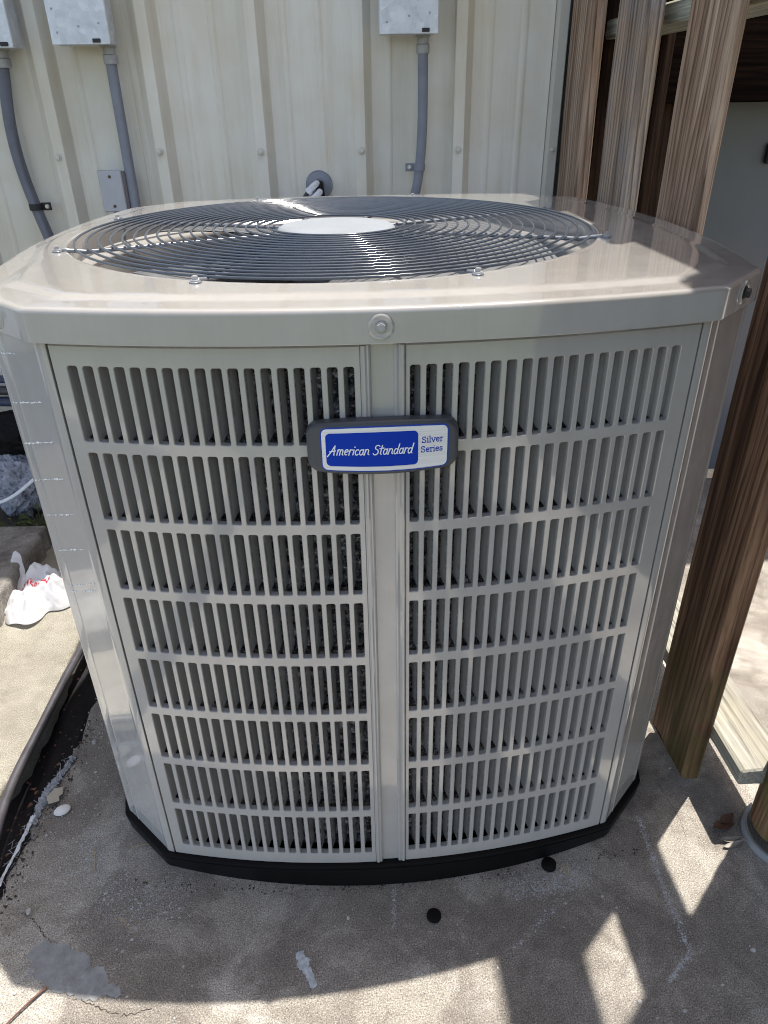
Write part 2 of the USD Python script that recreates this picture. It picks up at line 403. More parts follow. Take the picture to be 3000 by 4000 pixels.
concrete('pad_concrete', (0.21, 0.188, 0.162), (0.315, 0.288, 0.248), (0.395, 0.362, 0.315), stain=1.0, dark=(0.66, 0.65, 0.655))
concrete('slab_concrete', (0.20, 0.185, 0.152), (0.285, 0.265, 0.218), (0.345, 0.325, 0.272), stain=0.3, dark=(0.72, 0.70, 0.66))
concrete('step_concrete', (0.15, 0.145, 0.135), (0.26, 0.245, 0.22), (0.34, 0.32, 0.29), stain=0.8)
simple('grass_far', (0.07, 0.085, 0.035), 0.9, var=0.4, scale=6)
simple('soil', (0.05, 0.042, 0.034), 0.95, var=0.5, scale=60, bump=0.006, bscale=50)
look('bag_plastic', {
    'g': ('geometry', {}), 'n': ('noise_texture', {'scale': 60.0, 'detail': 4.0}),
    'b': ('bump', {'strength': 0.6, 'distance': 0.002}),
    'p': ('principled_bsdf', {'base_color': (0.80, 0.80, 0.81), 'roughness': 0.38}),
    't': ('translucent_bsdf', {'color': (0.8, 0.8, 0.8)}), 'mx': ('mix_closure', {'fac': 0.25})},
    [('g.position', 'n.vector'), ('n.fac', 'b.height'), ('b.normal', 'p.normal'), ('p.BSDF', 'mx.closure1'), ('t.BSDF', 'mx.closure2')], surface='mx.closure')
simple('red_print', (0.50, 0.012, 0.03), 0.45, var=0.15, scale=60)
simple('grey_cloth', (0.30, 0.31, 0.36), 0.9, var=0.4, scale=50, bump=0.004, bscale=140)
simple('pale_fibre', (0.30, 0.31, 0.33), 0.85, var=0.3, scale=150, bump=0.003, bscale=250)
look('film_grey', {
    'g': ('geometry', {}), 'n': ('noise_texture', {'scale': 55.0, 'detail': 5.0, 'roughness': 0.7}),
    'r': ('rgb_ramp', {'ramp': [(0.3, (0.26, 0.27, 0.275)), (0.7, (0.38, 0.39, 0.395))]}),
    'a': ('map_range', {'from_min': 0.35, 'from_max': 0.65, 'to_min': 0.25, 'to_max': 0.75, 'clamp': True}),
    'b': ('bump', {'strength': 0.7, 'distance': 0.002}),
    'p': ('principled_bsdf', {'roughness': 0.45}), 't': ('transparent_bsdf', {}), 'mx': ('mix_closure', {})},
    [('g.position', 'n.vector'), ('n.fac', 'r.fac'), ('r.color', 'p.base_color'), ('n.fac', 'a.value'), ('a.result', 'mx.fac'), ('n.fac', 'b.height'), ('b.normal', 'p.normal'), ('t.BSDF', 'mx.closure1'), ('p.BSDF', 'mx.closure2')], surface='mx.closure')
simple('paint_flake', (0.42, 0.45, 0.47), 0.7, var=0.35, scale=160, bump=0.002, bscale=120)
simple('shell_white', (0.74, 0.72, 0.68), 0.4, var=0.08, scale=60)
simple('card_tan', (0.42, 0.38, 0.30), 0.7, var=0.12, scale=30)
simple('dry_leaf', (0.11, 0.05, 0.03), 0.7, var=0.4, scale=70)
simple('pale_leaf', (0.30, 0.27, 0.23), 0.7, var=0.3, scale=70)
simple('straw', (0.38, 0.29, 0.15), 0.7, var=0.25, scale=70)
simple('chalk', (0.46, 0.475, 0.485), 0.9, var=0.25, scale=90)
simple('pebble', (0.42, 0.40, 0.37), 0.8, var=0.4, scale=50)
simple('collar_zinc', (0.30, 0.31, 0.32), 0.5, metallic=0.2, var=0.12, scale=40)
look('weed_leaf', {
    'g': ('geometry', {}), 'n': ('noise_texture', {'scale': 40.0}),
    'r': ('rgb_ramp', {'ramp': [(0.3, (0.035, 0.06, 0.012)), (0.7, (0.10, 0.12, 0.025))]}),
    'p': ('principled_bsdf', {'roughness': 0.5}), 't': ('translucent_bsdf', {'color': (0.12, 0.18, 0.03)}), 'mx': ('mix_closure', {'fac': 0.3})},
    [('g.position', 'n.vector'), ('n.fac', 'r.fac'), ('r.color', 'p.base_color'), ('p.BSDF', 'mx.closure1'), ('t.BSDF', 'mx.closure2')], surface='mx.closure')

# ------------------------------------------------------------------ the setting: ground, slabs, trench
rng = random.Random(7)
nrng = np.random.default_rng(11)
WALL = 0.78


def jag(pts, step=0.018, amp=0.006, seed=0):
    r = np.random.default_rng(seed)
    out = []
    for a, b in zip(pts[:-1], pts[1:]):
        a, b = np.array(a), np.array(b)
        n = max(1, int(np.linalg.norm(b - a) / step))
        d = (b - a) / np.linalg.norm(b - a)
        nn = np.array([-d[1], d[0]])
        for i in range(n):
            out.append(tuple(a + (b - a) * i / n + nn * r.normal(0, amp)))
    out.append(tuple(pts[-1]))
    return out


obj('ground', prism(sg.box(-300, -300, 300, 300), -0.35, -0.16), 'soil', kind='structure')
obj('lawn', prism(sg.box(-300, -300, 300, -1.87), -0.155, -0.03), 'grass_far', kind='structure')
pad_edge = jag([(-0.585, -1.8), (-0.575, -0.62), (-0.567, -0.43), (-0.565, -0.36), (-0.556, -0.27), (-0.543, -0.19), (-0.545, -0.03), (-0.548, 0.2), (-0.552, 0.745)], amp=0.0035, seed=3)
padp = sg.Polygon([(9, 0.745), (9, -1.85), (-0.59, -1.85)] + pad_edge)


def slab(poly, z0, z1, bev, n=3):
    """slab with a rounded upper edge"""
    ms = []
    pv = poly
    zs = [(0, z1 - bev)] + [(bev * (1 - math.cos(a)), z1 - bev + bev * math.sin(a)) for a in np.linspace(0, math.pi / 2, n + 1)[1:]]
    ring = lambda d: np.array(poly.buffer(-d, join_style=2).exterior.coords)[:-1]
    c0 = np.array(poly.exterior.coords)[:-1]
    # straight side, then rings of offset by vertex normals
    e = np.roll(c0, -1, 0) - c0
    sgn = 1 if poly.exterior.is_ccw else -1
    nrm = np.stack([e[:, 1], -e[:, 0]], 1) * sgn
    nrm /= np.linalg.norm(nrm, axis=1, keepdims=True) + 1e-12
    vn = nrm + np.roll(nrm, 1, 0)
    vn /= np.linalg.norm(vn, axis=1, keepdims=True) + 1e-12
    rows = [(0, z0)] + zs
    V, F = [], []
    m = len(c0)
    for d, z in rows:
        V.append(np.c_[c0 - vn * d, np.full(m, z)])
    for i in range(len(rows) - 1):
        for j in range(m):
            a, b = i * m + j, i * m + (j + 1) % m
            t = [(a, b, b + m), (a, b + m, a + m)]
            F += t if sgn > 0 else [x[::-1] for x in t]
    tv, tf = trimesh.creation.triangulate_polygon(sg.Polygon(c0 - vn * rows[-1][0]).buffer(0), engine='earcut')
    side = trimesh.Trimesh(np.vstack(V), F, process=False)
    top = trimesh.Trimesh(np.c_[tv, np.full(len(tv), z1)], tf, process=False)
    if top.face_normals[:, 2].mean() < 0:
        top.invert()
    return cat_([side, top])


obj('concrete_pad', slab(padp, -0.15, 0.0, 0.006), 'pad_concrete', smooth=40, kind='structure')
left_edge = jag([(-0.66, 0.745), (-0.628, 0.2), (-0.626, -0.004), (-0.625, -0.10), (-0.628, -0.18), (-0.640, -0.256), (-0.650, -0.30), (-0.646, -0.36), (-0.66, -0.6), (-0.68, -1.8)], amp=0.0018, seed=5)
leftp = sg.Polygon([(-9, 0.745)] + left_edge + [(-0.68, -1.85), (-9, -1.85)])
obj('left_pavement', slab(leftp, -0.15, 0.0, 0.008), 'slab_concrete', smooth=40, kind='structure')
# trench between the slabs: black lined bottom with folds
nx, ny = 14, 160
gx, gy = np.meshgrid(np.linspace(-0.70, -0.53, nx), np.linspace(-2.4, 0.74, ny), indexing='ij')
gz = -0.052 + 0.018 * meshkit.fbm(np.stack([gx * 28, gy * 6, gx * 0], -1), 3, 4) + 0.012 * np.sin((gx + 0.02 * np.sin(gy * 9)) * 120) * 0.5
vid = np.arange(nx * ny).reshape(nx, ny)
q = np.stack([vid[:-1, :-1], vid[1:, :-1], vid[1:, 1:], vid[:-1, 1:]], -1).reshape(-1, 4)
obj('trench_lining', (np.stack([gx, gy, gz], -1).reshape(-1, 3), np.vstack([q[:, [0, 1, 2]], q[:, [0, 2, 3]]])), 'black_rubber', smooth=True,
    label='black crumpled plastic lining in the narrow trench left of the concrete pad', cat='lining')

# raised concrete step at the far left
stepp = sg.Polygon([(-1.05, -0.5)] + jag([(-0.83, -0.5), (-0.82, 0.2), (-0.816, 0.35), (-0.815, 0.53)], amp=0.003, seed=8) + [(-1.05, 0.54)])
obj('concrete_step', slab(stepp, 0.0, 0.062, 0.012), 'step_concrete', smooth=40, kind='structure')
obj('soil_bed', prism(sg.Polygon([(-8, -1.7), (-1.055, -1.7), (-1.055, 0.545), (-0.66, 0.545), (-0.66, 0.744), (-8, 0.744)]), 0.0, 0.014), 'soil', kind='structure')

# ------------------------------------------------------------------ siding wall
wall = thing('siding_wall', 'tall beige ribbed metal siding wall behind the condenser', 'wall')


def rib_profile(x0, x1, ribs, minors):
    pts = [(x0, 0.0)]
    for kind, xc in sorted([('r', r) for r in ribs] + [('m', m) for m in minors], key=lambda t: t[1]):
        if kind == 'r':
            pts += [(xc - 0.031, 0), (xc - 0.029, 0.0014), (xc - 0.0125, 0.0232), (xc - 0.0105, 0.0244), (xc + 0.0105, 0.0244), (xc + 0.0125, 0.0232), (xc + 0.029, 0.0014), (xc + 0.031, 0)]
        else:
            pts += [(xc - 0.009, 0), (xc - 0.0075, 0.0006), (xc - 0.0035, 0.0032), (xc + 0.0035, 0.0032), (xc + 0.0075, 0.0006), (xc + 0.009, 0)]
    pts.append((x1, 0.0))
    return [p for p in pts if x0 - 1e-9 <= p[0] <= x1 + 1e-9]


def extrude_z(pts, z0, z1, ybase, sign=-1, nz=2):
    """a profile (x, proud) swept along z; proud goes towards -y"""
    p = np.array(pts)
    n = len(p)
    zs = np.linspace(z0, z1, nz)
    V = np.vstack([np.c_[p[:, 0], ybase + sign * p[:, 1], np.full(n, z)] for z in zs])
    F = []
    for k in range(nz - 1):
        for i in range(n - 1):
            a = k * n + i
            F += [(a, a + 1, a + 1 + n), (a, a + 1 + n, a + n)]
    return trimesh.Trimesh(V, F, process=False)


WTOP = 2.50
PITCH = 0.227
rib0 = 0.022
ribs = [rib0 + PITCH * k for k in range(-14, 3)]
minors = [r + d for r in ribs for d in (0.068, 0.1425) if r + d < 0.44]
edges = [-3.15, -2.525, -1.841, -1.158, -0.4775, 0.2365, 0.457]
for k, (a, b) in enumerate(zip(edges[:-1], edges[1:])):
    prof = rib_profile(a, b, [r for r in ribs if a < r - 0.03 and r + 0.03 < b or (a < r < b)], [m for m in minors if a + 0.01 < m < b - 0.01])
    lap = 0.0022 if k % 2 else 0.0
    prof = [(a, -0.002)] + [(x, y + lap) for x, y in prof] + [(b, -0.002)]
    obj('siding_panel', extrude_z(prof, 0.03, WTOP, WALL), 'siding_paint', wall, smooth=50)
obj('backing', box(-3.15, 0.46, WALL + 0.004, WALL + 0.09, 0.0, WTOP - 0.01), 'trim_paint', wall)
obj('eave_trim', box(-3.16, 0.49, WALL - 0.03, WALL + 0.1, WTOP, WTOP + 0.03, 0.004), 'trim_paint', wall)
obj('corner_trim', cat_([box(0.4585, 0.482, WALL - 0.030, WALL + 0.09, 0.0, WTOP - 0.002, 0.002)]), 'trim_paint', wall)
for x, z in [(-0.662, 0.888), (-0.435, 0.895), (-0.207, 0.891), (0.024, 0.889), (0.2475, 0.887), (-0.889, 0.89)]:
    obj('siding_screw', hexbolt((x, WALL - 0.0244 - 0.0023, z), (0, -1, 0), 0.0045, 0.004, 0.0075), 'painted_screw', wall, smooth=35)
obj('siding_screw', hexbolt((0.470, WALL - 0.030, 0.883), (0, -1, 0), 0.0035, 0.003, 0.005), 'painted_screw', wall, smooth=35)

# grey smooth wall right of the siding, half hidden by the fence
gw = thing('grey_wall', 'smooth bluish grey metal wall behind the wooden fence', 'wall')
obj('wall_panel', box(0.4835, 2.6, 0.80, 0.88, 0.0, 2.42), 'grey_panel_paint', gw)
obj('latch', box(1.012, 1.04, 0.785, 0.7995, 0.84, 0.885, 0.003), 'dark_metal', gw)

# ------------------------------------------------------------------ electrical boxes and conduits
def ebox(name, label, x0, x1, z0, z1, tx, latch, group=None):
    """surface mounted steel cabinet: tray, front cover, latch, knockouts"""
    t = thing(name, label, 'box', group=group)
    yb, yf = WALL - 0.0272, 0.692
    obj('box_body', box(x0 + 0.0015, x1 - 0.0015, yf + 0.0025, yb, z0, z1, 0.0015), 'galvanised', t, smooth=30)
    cov = cat_([box(x0, x1, yf, yf + 0.0022, z0 - 0.001, z1, 0.0008), box(x0 - 0.0006, x0 + 0.0008, yf + 0.0023, yf + 0.014, z0 + 0.004, z1 - 0.004),
                box(x1 - 0.0008, x1 + 0.0006, yf + 0.0023, yf + 0.014, z0 + 0.004, z1 - 0.004)])
    obj('cover', cov, 'galvanised', t, smooth=30)
    obj('latch', box(latch - 0.008, latch + 0.008, yf - 0.0025, yf - 0.0002, z0 + 0.002, z0 + 0.009, 0.0006), 'dark_metal', t)
    for dz in (0.028, 0.06):
        k = lathe([(0, 0), (0.0075, 0), (0.009, 0.0006), (0.0105, 0), (0.0105, -0.001)], 24, axis=(1, 0, 0), at=(x1 - 0.0013, (yf + yb) / 2 + 0.01, z0 + dz))
        obj('knockout', k, 'galvanised', t, smooth=40)
    for fx, fz in ((0.12, 0.02), (0.5, 0.03), (0.85, 0.035), (0.1, 0.06)):
        obj('rivet', lathe([(0.0022, 0), (0.0018, 0.0007), (0, 0.001)], 10, axis=(0, -1, 0), at=(x0 + (x1 - x0) * fx, yf, z0 + fz)), 'fitting_grey', t, smooth=True)
    return t


ebox('electrical_box', 'galvanised steel box cut off by the left picture edge, above the bent dark conduit', -0.81, -0.683, 1.094, 1.42, 0, -0.70)
ebox('electrical_box', 'broad galvanised steel box on the wall above the grey junction box', -0.604, -0.487, 1.098, 1.42, 0, -0.514)
ebox('electrical_box', 'galvanised steel box on the wall above the curved grey plastic conduit at centre right', 0.067, 0.189, 1.109, 1.42, 0, 0.163)


def conduit(label, path, r, mat, top, strap=None, strap_mat='dark_metal'):
    t = thing('conduit', label, 'conduit')
    obj('pipe', tube(spline(path, 60), r, 20), mat, t, smooth=60)
    x, y, z = top
    obj('connector', lathe([(0, -0.034), (r * 1.18, -0.034), (r * 1.3, -0.032), (r * 1.3, -0.018), (r * 1.12, -0.016), (r * 1.12, -0.004), (r * 1.45, -0.003), (r * 1.45, 0.0)], 24, at=top), 'fitting_grey', t, smooth=35)
    if strap:
        sx, sy, sz, side = strap
        ring = lathe([(r + 0.0003, -0.007), (r + 0.002, -0.007), (r + 0.002, 0.007), (r + 0.0003, 0.007)], 24, at=(sx, sy, sz))
        tab = box(min(sx + side * r, sx + side * (r + 0.021)), max(sx + side * r, sx + side * (r + 0.021)), sy + 0.004, sy + 0.0065, sz - 0.0085, sz + 0.0085, 0.0006)
        s = obj('strap', cat_([ring, tab]), strap_mat, t, smooth=35)
        obj('strap_screw', hexbolt((sx + side * (r + 0.012), sy + 0.004, sz), (0, -1, 0), 0.0035, 0.003, 0.005), 'screw_metal', t, smooth=35)


conduit('bent dark grey metal conduit with a black strap, leftmost on the wall', [(-0.731, 0.745, 1.09), (-0.7385, 0.745, 1.03), (-0.7475, 0.745, 0.957), (-0.746, 0.745, 0.865), (-0.735, 0.745, 0.79), (-0.721, 0.745, 0.72), (-0.70, 0.745, 0.62), (-0.68, 0.745, 0.4), (-0.68, 0.745, 0.05)],
        0.0125, 'conduit_dark', (-0.731, 0.745, 1.094), (-0.7345, 0.745, 0.787, 1))
conduit('straight grey metal conduit running down behind the grey junction box', [(-0.506, 0.745, 1.09), (-0.507, 0.745, 1.0), (-0.507, 0.745, 0.9), (-0.507, 0.745, 0.75), (-0.507, 0.745, 0.4), (-0.507, 0.745, 0.05)],
        0.0115, 'conduit_grey', (-0.506, 0.745, 1.098))
conduit('curved bluish grey plastic conduit with a single strap, right of the wall disc', [(0.163, 0.745, 1.10), (0.164, 0.745, 1.0), (0.1625, 0.745, 0.911), (0.158, 0.745, 0.853), (0.147, 0.745, 0.79), (0.12, 0.735, 0.72), (0.07, 0.66, 0.62), (0.03, 0.54, 0.5), (0.02, 0.46, 0.45)],
        0.0112, 'conduit_grey', (0.163, 0.745, 1.109), (0.1575, 0.745, 0.8525, -1), 'conduit_grey')

jb = thing('junction_box', 'small pale grey junction box with a blank plate low on the left wall', 'box')
obj('box_body', box(-0.573, -0.517, 0.7335, WALL - 0.0272, 0.776, 0.858, 0.003), 'plate_side', jb, smooth=30)
obj('cover_plate', box(-0.576, -0.523, 0.728, 0.7332, 0.774, 0.862, 0.0022), 'plate_grey', jb, smooth=30)
for z in (0.848, 0.786):
    obj('plate_screw', lathe([(0.0034, 0), (0.003, 0.0012), (0, 0.0018)], 14, axis=(0, -1, 0), at=(-0.550, 0.728, z)), 'rust', jb, smooth=True)
obj('conduit_stub', tube([(-0.55, 0.75, 0.776), (-0.55, 0.75, 0.6), (-0.55, 0.75, 0.3), (-0.55, 0.75, 0.03)], 0.010, 16), 'conduit_dark', jb, smooth=60)

# wall sleeve with the line set
sl = thing('wall_sleeve', 'round grey wall disc with black hose and white elbow fittings', 'pipe fitting')
c = (-0.078, WALL, 0.8165)
obj('disc', lathe([(0.010, 0.004), (0.0105, 0.0085), (0.013, 0.0092), (0.016, 0.0075), (0.029, 0.0065), (0.0315, 0.005), (0.032, 0.0)], 48, axis='-y', at=c), 'conduit_grey', sl, smooth=35)
obj('hose', tube(spline([(-0.078, 0.80, 0.819), (-0.078, 0.762, 0.818), (-0.076, 0.742, 0.812), (-0.074, 0.735, 0.795), (-0.073, 0.733, 0.76), (-0.073, 0.73, 0.6)], 40), 0.0095, 18), 'black_rubber', sl, smooth=60)
obj('elbow', cat_([tube(spline([(-0.0835, 0.757, 0.8215), (-0.0855, 0.735, 0.8215), (-0.090, 0.727, 0.819), (-0.1035, 0.723, 0.8065)], 24), 0.0072, 18), lathe([(0.0072, -0.004), (0.0088, -0.004), (0.0088, 0.004), (0.0072, 0.004)], 20, axis=(-0.72, -0.1, -0.68), at=(-0.1015, 0.723, 0.808))]), 'white_plastic', sl, smooth=50)
obj('elbow', cat_([tube(spline([(-0.078, 0.745, 0.8045), (-0.078, 0.727, 0.8045), (-0.083, 0.718, 0.800), (-0.112, 0.715, 0.788)], 24), 0.0075, 18)]), 'white_plastic', sl, smooth=50)
obj('cable', tube(spline([(-0.102, 0.723, 0.8075), (-0.112, 0.722, 0.796), (-0.128, 0.72, 0.772), (-0.14, 0.71, 0.70)], 24), 0.005, 12), 'cable_black', sl, smooth=60)

# ------------------------------------------------------------------ condenser
G, S, BOW = 0.3168, 0.4065, 0.0371
R0 = (G * G + BOW * BOW) / (2 * BOW)
YC = -S - BOW + R0
ZT, ZB = 0.7915, 0.0305
ac = thing('air_conditioner', 'large taupe outdoor condenser with louvred sides and a round fan guard on top', 'air conditioner')


def arc_y(x):
    return YC - np.sqrt(R0 * R0 - np.asarray(x) ** 2)


def on_face(x, z, d):
    """point on the bowed face at x, z, sunk d metres inwards (array friendly)"""
    x, z, d = np.broadcast_arrays(np.asarray(x, float), np.asarray(z, float), np.asarray(d, float))
    y = arc_y(x)
    nx_, ny_ = -x / R0, (YC - y) / R0
    return np.stack([x + nx_ * d, y + ny_ * d, z], -1)


def spin(m, k):
    m = m.copy()
    m.apply_transform(trimesh.transformations.rotation_matrix(k * math.pi / 2, (0, 0, 1)))
    return m


PX, OW, NC = 0.01555, 0.0110, 18
RP, OH, NR = 0.0915, 0.0803, 8
Z0 = 0.0506
LX0 = -0.3033
RX0 = 0.0236


def rrect(w, h, r, n=3):
    pts = []
    for cx, cy, a0 in ((w - r, h - r, 0), (r, h - r, 90), (r, r, 180), (w - r, r, 270)):
        for k in range(n + 1):
            a = math.radians(a0 + 90 * k / n)
            pts.append((cx + r * math.cos(a), cy + r * math.sin(a)))
    return np.array(pts)


HOLE = rrect(OW, OH, 0.0022)
cell_w, cell_h = PX, RP
ox, oz = (PX - OW) / 2, (RP - OH) / 2
_cell = sg.Polygon([(0, 0), (cell_w, 0), (cell_w, cell_h), (0, cell_h)], [HOLE[::-1] + (ox, oz)])
CV, CF = trimesh.creation.triangulate_polygon(_cell, engine='earcut')


def grille(x_first, x_lo, x_hi):
    """sheet with its grid of rounded openings, every opening with a turned-in rim"""
    ms = []
    V, F = [], []

    def add(p2, f, d=0.0):
        k = sum(len(v) for v in V)
        V.append(on_face(p2[:, 0], p2[:, 1], d))
        F.append(np.asarray(f) + k)
    gx0, gz0 = x_first - ox, Z0 - oz
    for i in range(NC):
        for j in range(NR):
            o = np.array([gx0 + i * cell_w, gz0 + j * cell_h])
            add(CV + o, CF)
            h = HOLE + (ox, oz) + o
            c_ = h.mean(0)
            rings = []
            for d, s in ((0.0, 0.0), (0.0009, 0.0006), (0.0080, 0.0008)):
                dirs = (h - c_) / np.linalg.norm(h - c_, axis=1, keepdims=True)
                hh = h - np.sign(h - c_) * s
                rings.append(on_face(hh[:, 0], hh[:, 1], d))
            k = sum(len(v) for v in V)
            n = len(h)
            V.append(np.vstack(rings))
            f = []
            for r in range(2):
                for t in range(n):
                    a, b = r * n + t, r * n + (t + 1) % n
                    f += [(a, b + n, b), (a, a + n, b + n)]
            F.append(np.array(f)[:, ::-1] + k)
    gx1, gz1 = gx0 + NC * cell_w, gz0 + NR * cell_h
    xs = [x_lo] + [gx0 + i * cell_w for i in range(NC + 1)] + [x_hi]

    def strip(xa, xb, za, zb, n=1):
        xx = np.linspace(xa, xb, n + 1)
        p = np.array([(x, z) for z in (za, zb) for x in xx])
        m = n + 1
        f = []
        for t in range(n):
            f += [(t, t + 1, t + 1 + m), (t, t + 1 + m, t + m)]
        add(p, f)
    strip(x_lo, x_hi, ZB, gz0, NC)
    strip(x_lo, x_hi, gz1, ZT - 0.0015, NC)
    strip(x_lo, gx0, gz0, gz1)
    strip(gx1, x_hi, gz0, gz1)
    # rolled top edge and returned sides
    xx = np.linspace(x_lo, x_hi, 25)
    for za, zb, da, db in ((ZT - 0.0015, ZT, 0, 0.0012), (ZT, ZT, 0.0012, 0.010), (ZB, ZB - 0.0005, 0, 0.008)):
        k = sum(len(v) for v in V)
        V.append(np.vstack([on_face(xx, za, da), on_face(xx, zb, db)]))
        F.append(np.array([t for i in range(24) for t in ((i, i + 1, i + 26), (i, i + 26, i + 25))]) + k)
    for x in (x_lo, x_hi):
        k = sum(len(v) for v in V)
        V.append(on_face([x, x, x, x], [ZB, ZT, ZT, ZB], [0, 0, 0.012, 0.012]))
        F.append(np.array([(0, 1, 2), (0, 2, 3)]) + k)
    m = trimesh.Trimesh(np.vstack(V), np.vstack(F), process=False)
    m.merge_vertices(digits_vertex=7)
    return m


def vane(x0, z0, side):
    """curved louvre blade: starts on the outer edge of its opening and bends inwards. side -1: outer edge is the left one"""
    prof = [(0.00, 0.0042), (0.05, 0.0080), (0.14, 0.0120), (0.25, 0.0155), (0.34, 0.0185), (0.40, 0.0210)]
    us = np.array([p[0] for p in prof]) * OW
    ds = np.array([p[1] for p in prof])
    xs = x0 + us - 0.0004 if side < 0 else x0 + OW - us + 0.0004
    zlo = z0 - 0.001 + 0.0075 * (us / us[-1]) ** 0.8
    n = len(us)
    zhi = np.full(n, z0 + OH + 0.001)
    rows = [zlo, z0 + 0.02 + us * 0, z0 + OH * 0.5 + us * 0, zhi]
    V = np.vstack([on_face(xs, z, ds) for z in rows] )
    F = []
    for r in range(len(rows) - 1):
        for i in range(n - 1):
            a = r * n + i
            t = [(a, a + 1, a + 1 + n), (a, a + 1 + n, a + n)]
            F += t if side < 0 else [x[::-1] for x in t]
    return trimesh.Trimesh(V, F, process=False)


panelL = grille(LX0, -0.3168, -0.0232)
panelR = grille(RX0, 0.0203, 0.3168)
for pm, x_first, side in ((panelL, LX0, -1), (panelR, RX0, 1)):
    pp = obj('louvre_panel', pm, 'taupe_paint', ac, smooth=25)
    for j in reversed(range(NR)):
        for i in range(NC):
            obj('louvre', vane(x_first + i * PX, Z0 + j * RP, side), 'taupe_paint', pp, smooth=40)
vanes = cat_([vane(xf + i * PX, Z0 + j * RP, s) for xf, s in ((LX0, -1), (RX0, 1)) for i in range(NC) for j in range(NR)])
sidepanel = cat_([panelL, panelR])
for k, lab in ((1, None), (3, None)):
    pp = obj('side_panel', spin(sidepanel, k), 'taupe_paint', ac, smooth=25)
    o = obj('louvres', spin(vanes, k), 'taupe_paint', pp, smooth=40, kind='stuff')
xx = np.linspace(-0.3168, 0.3168, 40)
bk = trimesh.Trimesh(np.vstack([on_face(xx, ZB, 0), on_face(xx, ZT, 0)]), [t for i in range(39) for t in ((i, i + 1, i + 41), (i, i + 41, i + 40))], process=False)
obj('back_panel', spin(bk, 2), 'taupe_paint', ac, smooth=True)


def strip_sweep(pts, z0, z1):
    """vertical sheet through plan points"""
    p = np.asarray(pts, float)
    n = len(p)
    V = np.vstack([np.c_[p, np.full(n, z)] for z in (z0, z1)])
    F = [t for i in range(n - 1) for t in ((i, i + 1, i + 1 + n), (i, i + 1 + n, i + n))]
    return trimesh.Trimesh(V, F, process=False)


# pale rub marks across the left front corner post
sr = np.random.default_rng(17)
SCUFFS = [((-0.395, 0.764), (-0.369, 0.770)), ((-0.4025, 0.706), (-0.345, 0.726)), ((-0.403, 0.657), (-0.3435, 0.683)), ((-0.402, 0.611), (-0.343, 0.640)), ((-0.399, 0.566), (-0.340, 0.598)),
          ((-0.394, 0.519), (-0.340, 0.552)), ((-0.392, 0.467), (-0.338, 0.506)), ((-0.391, 0.459), (-0.338, 0.496))]
for (xa, za), (xb, zb) in SCUFFS:
    n = 26
    t = np.linspace(0, 1, n)
    xs = xa + (xb - xa) * t
    zs = za + (zb - za) * t + sr.normal(0, 0.0004, n)
    hw = np.abs(sr.normal(0.0006, 0.0005, n)) * (sr.random(n) < 0.85)
    base_ = np.c_[xs, -0.7305 - xs, zs] - np.array([1, 1, 0]) * 0.00022
    V = np.vstack([base_ + np.c_[np.zeros((n, 2)), hw], base_ - np.c_[np.zeros((n, 2)), hw]])
    obj('rub_mark', (V, [f for i in range(n - 1) for f in ((i, i + n, i + n + 1), (i, i + n + 1, i + 1))]), 'rub_grey', ac)


# centre mullions, one per side
mp = [(-0.0232, 0.0022), (-0.0226, 0.0), (-0.0205, -0.0022), (-0.0185, -0.0022), (-0.0165, -0.0004), (-0.0150, -0.0012), (-0.0135, 0.0), (-0.0125, 0.0032), (0.0085, 0.0032),
      (0.0095, 0.0), (0.0112, -0.0012), (0.0135, -0.0004), (0.0155, -0.0022), (0.0178, -0.0022), (0.0197, 0.0), (0.0203, 0.0022)]
ms_ = np.array(mp)
mull = strip_sweep(on_face(ms_[:, 0], 0, ms_[:, 1])[:, :2], ZB + 0.0005, ZT)
for k in (0, 1, 3):
    obj('centre_post', spin(mull, k), 'taupe_paint', ac, smooth=35)
# corner posts
ya = float(arc_y(0.3188))
cp = [(0.3188, ya + 0.014), (0.3188, ya + 0.001), (0.3195, ya), (0.3255, ya + 0.0014), (0.3290, ya + 0.0035), (0.3320, ya + 0.0075)]
cp2 = [(-y, -x) for x, y in cp][::-1]
chain = cp + [(0.3340, ya + 0.0097)] + [(-(ya + 0.0097), -0.3340)] + cp2
# a shallow pressed line along the chamfer
a_, b_ = np.array(chain[len(cp)]), np.array(chain[len(cp) + 1])
chain = cp + [tuple(a_), tuple(a_ + (b_ - a_) * 0.16), tuple(a_ + (b_ - a_) * 0.175 + np.array([0.0006, -0.0006])), tuple(a_ + (b_ - a_) * 0.19), tuple(b_)] + cp2
post = strip_sweep(chain, ZB, ZT + 0.003)
for k in range(4):
    obj('corner_post', spin(post, k), 'taupe_paint', ac, smooth=35)

# plan outline, bowed sides joined by chamfers
def outline(off, n=40):
    q = []
    xe = 0.331
    for k in range(4):
        xx = np.linspace(-xe, xe, n)
        p = np.c_[xx, arc_y(xx)]
        a = k * math.pi / 2
        q.append(p @ np.array([[math.cos(a), math.sin(a)], [-math.sin(a), math.cos(a)]]))
    pg = sg.Polygon(np.vstack(q))
    return pg.buffer(off + 0.012, quad_segs=8).buffer(-0.012, quad_segs=8) if off > -0.01 else pg.buffer(off)


# base pan
def ring_at(pg, c0, ang):
    ex = np.array(pg.exterior.coords)
    out = []
    for a in ang:
        far = sg.LineString([c0, (c0[0] + 2 * math.cos(a), c0[1] + 2 * math.sin(a))])
        g = far.intersection(pg.exterior)
        g = g if g.geom_type == 'Point' else list(g.geoms)[-1]
        out.append((g.x, g.y))
    return np.array(out)


ANG = np.linspace(0, 2 * math.pi, 480, endpoint=False)


